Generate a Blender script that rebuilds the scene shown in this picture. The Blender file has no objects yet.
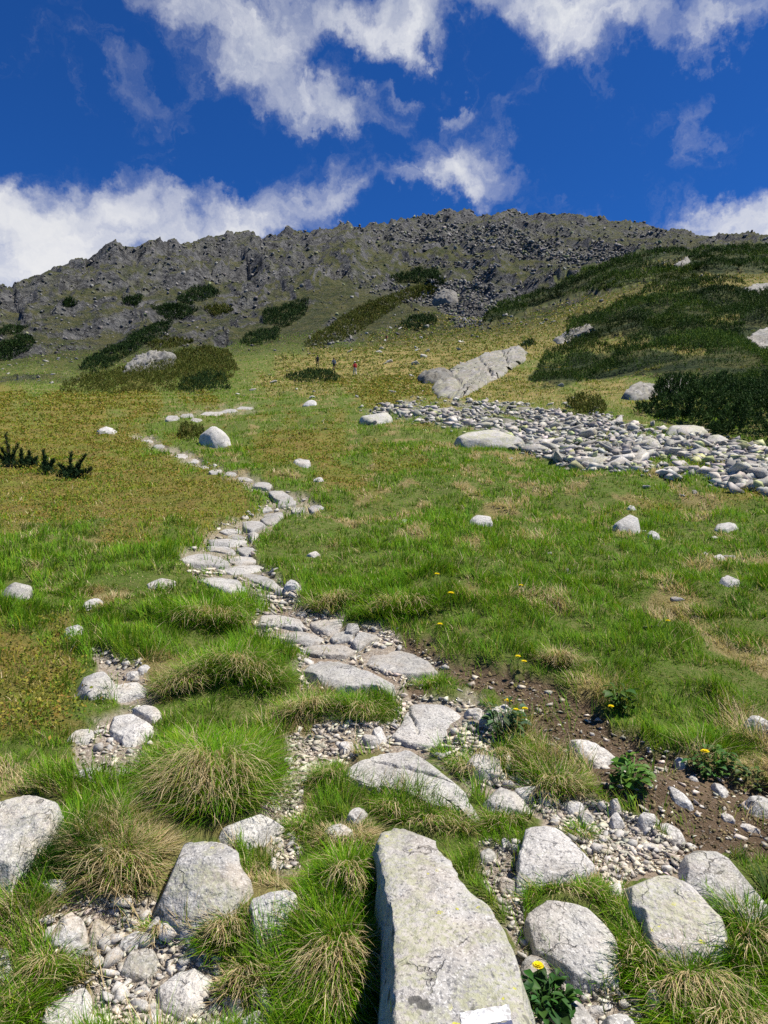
import bpy, bmesh, math, random
import numpy as np
from mathutils import Vector, Matrix
from mathutils.bvhtree import BVHTree

rng = np.random.default_rng(11)
random.seed(11)
sc = bpy.context.scene
COL = sc.collection
F, CX, CY, EYE = 710.0, 384.0, 512.0, 1.6      # focal length in pixels of the photograph, image centre, eye height

# ---------------------------------------------------------------- noise
def _h2(ix, iy, s):
    h = (ix.astype(np.int64) * 374761393 + iy.astype(np.int64) * 668265263 + s * 974711) & 0xffffffff
    h = ((h ^ (h >> 13)) * 1274126177) & 0xffffffff
    return (h ^ (h >> 16)) & 0xffffffff
def n2(x, y, s=0):
    x = np.asarray(x, float); y = np.asarray(y, float)
    ix = np.floor(x); iy = np.floor(y); fx = x - ix; fy = y - iy
    ux = fx*fx*fx*(fx*(fx*6-15)+10); uy = fy*fy*fy*(fy*(fy*6-15)+10)
    def g(ox, oy):
        a = _h2(ix+ox, iy+oy, s) * (2*np.pi/4294967296.0)
        return np.cos(a)*(fx-ox) + np.sin(a)*(fy-oy)
    a = g(0,0); b = g(1,0); c = g(0,1); d = g(1,1)
    return 1.5*((a+(b-a)*ux) + ((c+(d-c)*ux) - (a+(b-a)*ux))*uy)
def fbm(x, y, s=0, o=4, gain=.5):
    t = 0; a = 1.0; f = 1.0; tot = 0
    for k in range(o):
        t = t + a*n2(x*f+17.3*k, y*f-9.1*k, s+k*7); tot += a; a *= gain; f *= 2.03
    return t/tot
def ridged(x, y, s=0, o=4, gain=.5):
    t = 0; a = 1.0; f = 1.0; tot = 0
    for k in range(o):
        t = t + a*(1-np.abs(n2(x*f+3.3*k, y*f+5.1*k, s+k*11))*2)**2; tot += a; a *= gain; f *= 2.07
    return t/tot
def v3(p, s=0):
    p = np.asarray(p, float); i = np.floor(p); f = p - i; f = f*f*(3-2*f)
    def h(ox, oy, oz):
        a = _h2(i[:,0]+ox + (i[:,2]+oz)*1619, i[:,1]+oy + (i[:,2]+oz)*31337, s)
        return a/2147483648.0 - 1
    x0 = h(0,0,0)*(1-f[:,0])+h(1,0,0)*f[:,0]; x1 = h(0,1,0)*(1-f[:,0])+h(1,1,0)*f[:,0]
    y0 = h(0,0,1)*(1-f[:,0])+h(1,0,1)*f[:,0]; y1 = h(0,1,1)*(1-f[:,0])+h(1,1,1)*f[:,0]
    a = x0*(1-f[:,1])+x1*f[:,1]; b = y0*(1-f[:,1])+y1*f[:,1]
    return a*(1-f[:,2])+b*f[:,2]
def fbm3(p, s=0, o=4, gain=.5):
    t = 0; a = 1.; tot = 0
    for k in range(o):
        t = t + a*v3(p*(2.03**k)+k*13.7, s+k*5); tot += a; a *= gain
    return t/tot
def sstep(a, b, x):
    t = np.clip((x-a)/(b-a), 0, 1); return t*t*(3-2*t)
def in_poly(px, py, poly):
    px = np.asarray(px, float); py = np.asarray(py, float)
    r = np.zeros(px.shape, bool); n = len(poly); j = n-1
    for i in range(n):
        xi, yi = poly[i]; xj, yj = poly[j]
        if yi != yj:
            c = ((yi > py) != (yj > py)) & (px < (xj-xi)*(py-yi)/(yj-yi)+xi)
            r ^= c
        j = i
    return r
def poly_dist(px, py, poly):
    """signed distance to a polygon, positive inside"""
    d = np.full(np.shape(px), 1e9); n = len(poly)
    for i in range(n):
        ax, ay = poly[i]; bx, by = poly[(i+1) % n]
        ex, ey = bx-ax, by-ay; L = ex*ex+ey*ey+1e-9
        t = np.clip(((px-ax)*ex+(py-ay)*ey)/L, 0, 1)
        d = np.minimum(d, (px-ax-t*ex)**2+(py-ay-t*ey)**2)
    d = np.sqrt(d)
    return np.where(in_poly(px, py, poly), d, -d)
def blur(A, s, ax):
    n = int(s*3)+1; k = np.exp(-.5*(np.arange(-n, n+1)/s)**2); k /= k.sum()
    P = np.pad(A, [(n, n) if i == ax else (0, 0) for i in range(2)], mode='edge')
    out = np.zeros_like(A)
    for i, w in enumerate(k):
        sl = [slice(None)]*2; sl[ax] = slice(i, i+A.shape[ax]); out += w*P[tuple(sl)]
    return out

# ---------------------------------------------------------------- meshes
def mesh_from(name, V, faces, colors=None, smooth=True, attrs=None):
    """V (n,3); faces: list of int arrays (m,3) or (m,4)"""
    me = bpy.data.meshes.new(name)
    V = np.ascontiguousarray(V, np.float32)
    me.vertices.add(len(V)); me.vertices.foreach_set('co', V.ravel())
    faces = [np.asarray(f, np.int32) for f in faces if len(f)]
    li = np.concatenate([f.ravel() for f in faces]); cnt = np.concatenate([np.full(len(f), f.shape[1], np.int32) for f in faces])
    st = np.concatenate([[0], np.cumsum(cnt)[:-1]]).astype(np.int32)
    me.loops.add(len(li)); me.loops.foreach_set('vertex_index', li)
    me.polygons.add(len(cnt)); me.polygons.foreach_set('loop_start', st); me.polygons.foreach_set('loop_total', cnt)
    if smooth: me.polygons.foreach_set('use_smooth', np.ones(len(cnt), bool))
    me.update(calc_edges=True)
    for nm, c in ([('tint', colors)] if colors is not None else []) + list((attrs or {}).items()):
        a = me.attributes.new(nm, 'FLOAT_COLOR', 'POINT')
        c = np.asarray(c, np.float32)
        if c.shape[1] == 3: c = np.hstack([c, np.ones((len(c), 1), np.float32)])
        a.data.foreach_set('color', np.ascontiguousarray(c).ravel())
    return me
def link(name, me, mat=None, parent=None, loc=None):
    o = bpy.data.objects.new(name, me); COL.objects.link(o)
    if mat is not None and me is not None and not me.materials: me.materials.append(mat)
    if parent is not None: o.parent = parent
    if loc is not None: o.location = loc
    return o
def tag(o, label=None, cat=None, group=None, kind=None):
    if label: o['label'] = label
    if cat: o['category'] = cat
    if group: o['group'] = group
    if kind: o['kind'] = kind
    return o
def vnormals(V, faces):
    N = np.zeros_like(V)
    for f in faces:
        f = np.asarray(f)
        if f.shape[1] == 4: fn = np.cross(V[f[:,2]]-V[f[:,0]], V[f[:,3]]-V[f[:,1]])
        else: fn = np.cross(V[f[:,1]]-V[f[:,0]], V[f[:,2]]-V[f[:,0]])
        for k in range(f.shape[1]): np.add.at(N, f[:,k], fn)
    return N/(np.linalg.norm(N, axis=1, keepdims=True)+1e-12)

# ---------------------------------------------------------------- terrain table
NEAR = [(1400,1.28),(1100,1.93),(1024,2.22),(900,2.68),(800,3.35),(700,4.5),(600,6.6),(550,8.7),(512,12.)]
PROF = {
 -150: NEAR+[(480,16.5),(450,24),(425,36),(408,52),(400,66),(395,85),(385,130),(360,180),(335,230),(315,270)],
 0: NEAR+[(480,16.5),(450,24),(425,36),(405,52),(397,66),(392,85),(380,130),(345,190),(303,250),(264,300)],
 60: NEAR+[(480,16.3),(450,23.5),(425,35.5),(405,52),(397,67),(392,88),(378,135),(340,200),(293,270),(255,325)],
 110: NEAR+[(480,16),(450,23),(425,35),(405,52),(398,68),(392,90),(375,140),(335,210),(288,290),(242,365)],
 150: NEAR+[(480,15.8),(450,22.5),(425,33),(405,50),(397,66),(390,92),(372,135),(340,190),(298,270),(242,380)],
 200: NEAR+[(480,15.5),(450,22),(425,32),(405,48),(397,65),(388,92),(370,130),(345,170),(315,230),(280,310),(250,390),(230,430)],
 260: NEAR+[(480,15.2),(450,21),(428,29),(408,43),(395,60),(382,85),(368,112),(350,150),(320,215),(280,320),(245,430),(219,490)],
 340: NEAR+[(480,15.2),(450,20.6),(430,25),(410,35),(395,50),(385,68),(375,90),(365,108),(350,138),(342,160),(320,200),(285,300),(250,430),(224,560),(212,610)],
 400: NEAR+[(480,15.2),(450,20.6),(430,25),(410,35),(395,50),(385,68),(375,90),(365,108),(350,140),(342,165),(320,205),(290,290),(250,440),(224,600),(209,690)],
 470: NEAR+[(480,15),(450,20.6),(430,26),(412,35),(402,43),(392,56),(380,72),(362,100),(345,130),(330,165),(315,210),(285,310),(250,450),(224,610),(211,700)],
 540: NEAR+[(480,14.5),(460,18.2),(440,25),(420,34),(410,40),(400,47),(388,58),(375,75),(355,105),(335,140),(315,180),(295,240),(270,350),(238,520),(212,700)],
 620: NEAR+[(480,14.2),(460,18),(440,25),(420,33),(408,40),(398,46),(385,56),(355,85),(325,115),(292,155),(270,200),(258,250),(252,330),(238,500),(216,660)],
 700: NEAR+[(485,13.6),(465,17.3),(445,23.5),(428,29),(410,36),(395,42),(380,50),(345,70),(315,95),(285,130),(262,180),(250,240),(246,320),(240,470),(229,580)],
 768: NEAR+[(490,13.2),(470,16.5),(450,22),(430,28),(410,34),(390,42),(360,58),(330,80),(300,110),(275,150),(255,210),(247,270),(244,340),(240,440),(236,520)],
 920: NEAR+[(490,13.2),(465,16.5),(440,22),(420,28),(400,34),(380,42),(350,58),(320,80),(290,110),(265,150),(248,210),(240,270),(240,340),(238,440),(238,520)],
}
NU, ND = 1020, 1120
uc = np.linspace(-.6, .6, NU)
uo = .6 + np.cumsum(.0012*1.09**np.arange(56))
UG = np.concatenate([-uo[::-1], uc, uo])
DG = np.geomspace(.9, 1500, ND)
LD = np.log(DG)
def _build():
    xs = sorted(PROF); E = []
    for x in xs:
        p = PROF[x]; yr, dr = p[-1]
        p = [(2300, .63)] + p + [(yr+25, dr*1.12), (yr+70, dr*1.5), (yr+140, dr*2.6)]
        E.append(np.interp(LD, np.log([q[1] for q in p]), [(CY-q[0])/F for q in p]))
    E = np.array(E)
    ux = (np.array(xs)-CX)/F
    out = np.empty((len(UG), ND))
    for j in range(ND): out[:, j] = np.interp(UG, ux, E[:, j])
    a = blur(out, 5, 1)
    w = sstep(4, 20, DG)[None, :]
    sh = blur(a, 22, 0)
    return a*(1-w)+sh*w
E0 = _build()
PX = CX + F*UG                                    # azimuth as a photo column
XG = UG[:, None]*DG[None, :]; YG = np.repeat(DG[None, :], len(UG), 0)
Z0 = EYE + E0*DG[None, :]
PYG = CY - F*E0                                   # elevation of the smooth ground as a photo row
PXG = np.repeat(PX[:, None], ND, 1)

def soft(poly, w=6, nz=0., ns=.02, seed=1):
    """soft mask of a ground region; its edge is roughened in world space"""
    x0 = min(p[0] for p in poly)-w*3-nz*2; x1 = max(p[0] for p in poly)+w*3+nz*2
    y0 = min(p[1] for p in poly)-w*3-nz*2; y1 = max(p[1] for p in poly)+w*3+nz*2
    m = (PXG > x0) & (PXG < x1) & (PYG > y0) & (PYG < y1)
    out = np.zeros(PXG.shape)
    if m.any():
        d = poly_dist(PXG[m], PYG[m], poly)
        if nz: d = d + nz*fbm(PXG[m]*ns, PYG[m]*ns*1.6, seed, 4)*2
        out[m] = sstep(-w, w, d)
    return out
# ---------------------------------------------------------------- regions of the ground (outlines follow what grows or lies there)
SCREE = [(362,411),(390,402),(440,401),(480,403),(540,409),(590,414),(640,424),(690,432),(740,445),(800,457),(800,505),(740,490),
         (700,483),(660,476),(620,470),(580,467),(545,460),(515,450),(490,437),(450,428),(420,420),(390,417),(372,420)]
PINES_R = [
 [(478,325),(500,305),(549,292),(584,272),(624,257),(664,250),(768,247),(800,246),(800,292),(700,287),(640,284),(600,291),(560,298),(520,313),(490,325)],
 [(566,326),(600,312),(640,299),(650,284),(800,285),(800,350),(700,347),(650,341),(620,336),(590,346),(565,346)],
 [(528,380),(545,363),(575,353),(620,351),(680,341),(800,340),(800,397),(720,392),(695,378),(640,374),(600,380),(560,387),(543,388)]]
PINE_GAPS = [[(556,304),(600,292),(640,285),(690,287),(690,293),(645,296),(605,305),(562,318)],[(585,347),(620,337),(650,343),(705,349),(705,355),(650,351),(620,349),(598,354)],[(690,275),(740,272),(800,276),(800,289),(740,289),(700,285)],[(640,262),(672,258),(690,262),(668,268),(645,268)],[(700,318),(740,314),(742,320),(705,324)]]
PINE_D = [(634,413),(660,403),(700,396),(768,390),(820,388),(820,450),(768,446),(740,443),(700,432),(660,421)]
CRAGS = [(-140,300),(0,265),(60,255),(120,240),(170,235),(230,212),(300,202),(345,196),(350,230),(310,262),(262,300),(225,335),(170,345),(140,362),(90,384),(0,392),(-140,398)]
DIRT = [(395,628),(425,640),(450,668),(500,678),(535,682),(585,708),(640,740),(700,765),(790,785),(790,858),(735,850),(690,846),(640,818),(600,800),(585,772),(545,752),(520,716),(488,696),(440,690),(408,690),(402,660)]
GRAVELS = [
 [(283,578),(300,590),(300,604),(330,612),(345,622),(395,632),(405,650),(445,665),(430,680),(400,690),(300,690),(298,650),(250,624),(262,605)],
 [(290,735),(330,722),(395,722),(400,695),(470,700),(500,725),(520,770),(470,790),(440,760),(370,750),(345,765),(310,775),(300,800),(300,870),(272,868),(270,840),(230,840),(270,800),(288,770)],
 [(470,775),(520,775),(560,800),(600,800),(640,818),(690,846),(735,852),(690,870),(625,885),(640,910),(610,890),(580,850),(540,812),(490,800)],
 [(478,840),(520,838),(528,880),(525,905),(530,945),(575,975),(640,1000),(640,1040),(535,1040),(530,990),(505,910),(485,890)],
 [(45,915),(85,900),(120,893),(165,905),(185,940),(205,945),(222,965),(222,1000),(275,1000),(270,1040),(35,1040),(45,1000),(90,980),(85,955),(50,950)],
 [(75,745),(112,715),(148,700),(155,735),(140,775),(110,790),(85,780)],
 [(92,650),(140,660),(155,690),(122,700),(96,668)],
]
TRAIL = [(262,606),(240,584),(196,582),(178,560),(205,540),(207,527),(240,518),(258,505),(268,498),(250,486),(210,472),(170,455),(125,434),(150,436),(200,460),(255,480),(285,490),(325,506),(285,513),(262,528),(248,545),(262,560),(284,580),(300,604)]
UPPER = [(160,417),(200,408),(255,404),(255,410),(215,416),(170,422)]
HEATH = [
 [(-140,396),(60,394),(180,396),(230,402),(160,412),(110,425),(150,445),(205,470),(250,490),(262,505),(235,520),(205,535),(180,545),(120,525),(60,520),(-140,530)],
 [(255,430),(330,425),(340,445),(300,460),(255,455)], [(330,470),(400,460),(420,470),(380,485),(330,485)],
 [(-140,640),(60,630),(75,700),(60,740),(-140,760)],
 [(370,352),(440,348),(460,370),(430,395),(380,395),(345,385)],
 [(690,272),(800,272),(800,292),(700,290)],
 [(690,470),(800,485),(800,520),(720,500)],
]
GOLD2 = PINE_GAPS
GOLD = [(250,392),(270,372),(300,352),(350,345),(400,318),(440,300),(480,300),(520,310),(600,295),(620,300),(575,345),(530,370),(560,392),(640,388),(660,402),(630,418),(520,412),(440,402),(380,396),(320,390)]

nzw = fbm(XG*.8, YG*.8, 5, 3)
pine_r = np.maximum.reduce([soft(p, 2, 7, .035, 40+i) for i, p in enumerate(PINES_R)])
pine_r = pine_r*(1-np.maximum.reduce([soft(p, 2, 3, .08, 46+i) for i, p in enumerate(PINE_GAPS)]))
scree = soft(SCREE, 2.5, 5, .05, 3)*(1-.9*sstep(-.10, -.28, fbm(XG/2.4, YG/3.2, 4, 3)))
crag = soft(CRAGS, 10, 10, .03, 7)*(.30+.70*sstep(-.16, .12, fbm((XG-.7*YG)/26, (XG*.5+YG)/70, 9, 4)))
far = sstep(115, 190, DG)[None, :]
far = np.maximum(far, crag*sstep(92, 150, DG)[None, :])
mount = far*(1-pine_r)
# the upper mountain: rock on ribs and near the crest
rib = ridged(XG/120+.35*YG/160, YG/260, 21, 4)
crestrow = PYG - np.min(np.where(DG[None,:] > 100, PYG, 1e9), axis=1)[:, None]
crest = far*(1-sstep(6, 34, crestrow + 14*fbm(XG/40, YG/40, 8, 3)))
rock = np.clip(np.maximum.reduce([crag*far, crest, far*sstep(.56, .70, rib + .25*fbm(XG/25, YG/25, 31, 4))*sstep(330, 280, PYG)]), 0, 1)
rock *= (1-pine_r)
talus = far*(1-pine_r)*sstep(-.02, .3, fbm(XG/70+YG/90, YG/170, 51, 5)) * sstep(322, 285, PYG) * sstep(330, 460, PXG)
talus = np.maximum(talus, soft([(300,355),(330,322),(350,318),(352,335),(320,352)], 5, 8, .05, 61)*far)
talus = np.maximum(talus, soft([(430,285),(480,262),(500,280),(490,320),(470,330),(440,300)], 5, 8, .05, 62)*far)
dirt = soft(DIRT, 5, 9, .03, 70)
grav = np.maximum.reduce([soft(g, 5, 9, .03, 80+i) for i, g in enumerate(GRAVELS)])
trail = np.maximum(soft(TRAIL, 3, 5, .05, 95), soft(UPPER, 2, 3, .08, 96)*.4)
grav = np.maximum(grav, .75*trail)
heath = np.maximum.reduce([soft(h, 14, 26, .02, 100+i) for i, h in enumerate(HEATH)])
heath = np.maximum(heath, sstep(.22, .5, fbm(XG/3.2, YG/3.2, 120, 4))*sstep(9, 14, YG)*.8)
heath *= (1-grav)*(1-dirt)*(1-scree)
gold = np.maximum(soft(GOLD, 9, 14, .03, 130)*sstep(30, 50, YG), np.maximum.reduce([soft(p, 3, 4, .06, 150+i) for i, p in enumerate(PINE_GAPS)]))
straw = sstep(.12, .34, fbm(XG/.75, YG/1.1, 140, 3)+.25*fbm(XG/5, YG/5, 141, 2))*(1-.5*heath)
straw = np.maximum(straw, .75*soft([(70,800),(190,790),(270,860),(255,1040),(-40,1040),(-40,905)], 12, 30, .03, 145)*sstep(-.25, .15, fbm(XG/.3, YG/.3, 146, 3)))

# ---------------------------------------------------------------- relief
z = Z0.copy()
nearw = 1-sstep(25, 60, DG)[None, :]
z += nearw*(.075*fbm(XG/.9, YG/.9, 200, 3)*(1-.6*np.maximum(grav, dirt)) + .025*fbm(XG/.28, YG/.28, 201, 3)*(1-.4*grav) + .22*fbm(XG/2.6, YG/2.6, 202, 3)*sstep(3, 8, DG)[None, :])
z += (sstep(15, 40, DG)*(1-sstep(140, 220, DG)))[None, :]*(.45*fbm(XG/9, YG/9, 210, 4))
z -= .05*trail*nearw + .06*dirt + .03*grav*nearw
amp = np.clip((DG-80)/260, 0, 1.15)[None, :]
rk = np.clip(rock+.25*mount, 0, 1)
wx = XG + 14*fbm(XG/60, YG/60, 220, 3); wy = YG + 14*fbm(XG/60, YG/60, 221, 3)
JF = int(np.searchsorted(DG, 95.))
def facets(x, y, size, seed, slope=.8, jump=1.):
    """fractured rock: every cell is a tilted plane with a height of its own"""
    x = x/size; y = y/size; ix = np.floor(x); iy = np.floor(y)
    best = np.full(x.shape, 9.); out = np.zeros(x.shape)
    for ox in (-1, 0, 1):
        for oy in (-1, 0, 1):
            cx_ = ix+ox; cy_ = iy+oy
            r = [_h2(cx_, cy_, seed+k)/4294967296. for k in range(5)]
            dx = x-(cx_+r[0]); dy = y-(cy_+r[1]); d = dx*dx+dy*dy
            v = jump*(r[2]-.5)+slope*(dx*(r[3]-.5)*2+dy*(r[4]-.2)*1.6)
            m = d < best; best = np.where(m, d, best); out = np.where(m, v, out)
    return out
XF, YF = XG[:, JF:], YG[:, JF:]
wx = XF + 16*fbm(XF/50, YF/50, 220, 4); wy = YF + 16*fbm(XF/50, YF/50, 221, 4)
wx2 = XF + 5*fbm(XF/14, YF/14, 222, 3); wy2 = YF + 5*fbm(XF/14, YF/14, 223, 3)
rel = np.zeros(z.shape)
ls_ = (wx*.75-wy*.5)/30+.5*fbm(XF/40, YF/40, 333, 3); ls2_ = (wx2*.75-wy2*.5)/9+.6*fbm(XF/15, YF/15, 334, 3)
saw_ = lambda q: np.where(q-np.floor(q) < .8, (q-np.floor(q))/.8, (1-q+np.floor(q))/.2)
rel[:, JF:] = 8*(saw_(ls_)-.5)+14*(ridged(wx/120+wy/300, wy/150-wx/400, 230, 4, .5)-.55) + 8*facets(wx+.4*wy, wy*.75, 46, 300) + 3.6*facets(wx2+.5*wy2, wy2*.7, 19, 310) + 1.5*facets(wx2, wy2*.8, 8, 320) + .6*facets(XF, YF, 3.6, 330)
rel = .72*rel+.28*blur(blur(rel, 1.6, 0), 1.3, 1)
z += .85*amp*rk*rel*(1-.45*crest)
cr2 = np.zeros(z.shape)
cr2[:, JF:] = 7*np.maximum(facets(wx2, wy2*.35, 26, 340, .5, 1.3), -.25) + 3.*np.maximum(facets(wx2, wy2*.4, 10, 350, .6, 1.2), -.3)
z += amp*mount*sstep(120, 260, DG)[None, :]*(12*(ridged((XG+.25*YG+25*fbm(XG/60, YG/60, 251, 3))/85, YG/420, 250, 3, .5)-.5)+5*(ridged((XG+.2*YG+10*fbm(XG/30, YG/30, 252, 3))/30, YG/140, 253, 3)-.5))
z += .38*amp*crest*(.5*cr2+.5*blur(blur(cr2, 1.6, 0), 1.2, 1))*(1-.75*sstep(560, 660, PXG))
z -= amp*rk*rel*.6*sstep(500, 580, PXG)
z += amp*mount*(2.0*fbm(XG/20, YG/20, 233, 4)+1.0*talus*fbm(XG/4, YG/4, 234, 3))
z += sstep(35, 90, DG)[None, :]*pine_r*(1.6*fbm(XG/38+YG/60, YG/13, 235, 3)+1.2*fbm(XG/14, YG/9, 236, 2))
for (cx, cy, r, h) in [(215,762,.42,.12),(235,668,.5,.16),(335,930,.34,.10),(470,735,.20,.06),(545,770,.22,.06),(95,850,.3,.08),
                       (345,715,.22,.07),(640,785,.2,.10),(420,600,.8,.15),(560,650,1.2,.15),(235,560,1.,-.05),(150,560,1.2,.12)]:
    u = (cx-CX)/F; i = np.argmin(abs(UG-u)); j = np.argmin(abs(PYG[i]-cy)); X0, Y0 = XG[i, j], YG[i, j]
    z += h*np.exp(-((XG-X0)**2+(YG-Y0)**2)/(2*(r*.6)**2))
ZT = z

def H(x, y):
    x = np.asarray(x, float); y = np.maximum(np.asarray(y, float), DG[0])
    fi = np.interp(x/y, UG, np.arange(len(UG))); fj = np.interp(np.log(y), LD, np.arange(ND))
    i = np.clip(fi.astype(int), 0, len(UG)-2); j = np.clip(fj.astype(int), 0, ND-2); a = fi-i; b = fj-j
    return (ZT[i,j]*(1-a)+ZT[i+1,j]*a)*(1-b) + (ZT[i,j+1]*(1-a)+ZT[i+1,j+1]*a)*b
def samp(A, x, y):
    y = np.maximum(np.asarray(y, float), DG[0])
    i = np.clip(np.rint(np.interp(np.asarray(x)/y, UG, np.arange(len(UG)))).astype(int), 0, len(UG)-1)
    j = np.clip(np.rint(np.interp(np.log(y), LD, np.arange(ND))).astype(int), 0, ND-1)
    return A[i, j]
EL = np.maximum.accumulate((ZT-EYE)/DG[None, :], axis=1)
def ray_d(px, py, lift=0.):
    """depth at which the sight line through a photo point meets the ground (raised by lift)"""
    px = np.atleast_1d(np.asarray(px, float)); py = np.atleast_1d(np.asarray(py, float)); out = np.empty(len(px))
    ii = np.clip(np.rint(np.interp((px-CX)/F, UG, np.arange(len(UG)))).astype(int), 0, len(UG)-1)
    for k in range(len(px)):
        e = EL[ii[k]] if lift == 0 else np.maximum.accumulate((ZT[ii[k]]+lift-EYE)/DG)
        out[k] = np.exp(np.interp((CY-py[k])/F, e+np.arange(ND)*1e-9, LD))
    return out
def ground(px, py):
    d = ray_d(px, py); x = (np.atleast_1d(px)-CX)/F*d
    return np.stack([x, d, H(x, d)], 1)
def gnorm(x, y, e=.25):
    sx = (H(x+e, y)-H(x-e, y))/(2*e); sy = (H(x, y+e)-H(x, y-e))/(2*e)
    n = np.array([-float(sx), -float(sy), 1.]); return n/np.linalg.norm(n)
# ---------------------------------------------------------------- materials
class NT:
    def __init__(s, tree): s.t = tree; s.n = tree.nodes; s.l = tree.links
    def __call__(s, typ, ins=None, **kw):
        n = s.n.new(typ)
        for k, v in kw.items(): setattr(n, k, v)
        for k, v in (ins or {}).items():
            sk = n.inputs[k]
            if isinstance(v, bpy.types.NodeSocket): s.l.new(v, sk)
            else: sk.default_value = v
        return n
    def noise(s, vec, scale, detail=4, rough=.55, dist=0.):
        return s('ShaderNodeTexNoise', {'Vector': vec, 'Scale': scale, 'Detail': detail, 'Roughness': rough, 'Distortion': dist}).outputs['Fac']
    def ramp(s, fac, a, b, lo=0., hi=1.):
        return s('ShaderNodeMapRange', {'Value': fac, 'From Min': a, 'From Max': b, 'To Min': lo, 'To Max': hi}, interpolation_type='SMOOTHSTEP').outputs[0]
    def math(s, op, a, b=0., c=0., clamp=False):
        n = s('ShaderNodeMath', {0: a, 1: b, 2: c}, operation=op); n.use_clamp = clamp; return n.outputs[0]
    def mix(s, f, a, b, mode='MIX'):
        n = s('ShaderNodeMix', data_type='RGBA', blend_type=mode); n.clamp_factor = True
        for k, v in ((0, f), (6, a), (7, b)):
            if isinstance(v, bpy.types.NodeSocket): s.l.new(v, n.inputs[k])
            elif k == 0: n.inputs[k].default_value = v
            else: n.inputs[k].default_value = (*v[:3], 1)
        return n.outputs[2]
    def vmul(s, v, k): return s('ShaderNodeVectorMath', {0: v, 1: k}, operation='MULTIPLY').outputs[0]
    def vadd(s, v, k): return s('ShaderNodeVectorMath', {0: v, 1: k}, operation='ADD').outputs[0]
    def bump(s, h, dist, strength=1., nrm=None):
        i = {'Height': h, 'Distance': dist, 'Strength': strength}
        if nrm is not None: i['Normal'] = nrm
        return s('ShaderNodeBump', i).outputs[0]
def newmat(name):
    m = bpy.data.materials.new(name); m.use_nodes = True; m.node_tree.nodes.clear(); return m, NT(m.node_tree)
def finish(t, col, rough=.85, nrm=None, spec=.3):
    i = {'Base Color': col, 'Roughness': rough, 'Specular IOR Level': spec}
    if nrm is not None: i['Normal'] = nrm
    b = t('ShaderNodeBsdfPrincipled', i); o = t('ShaderNodeOutputMaterial'); t.l.new(b.outputs[0], o.inputs[0])

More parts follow.
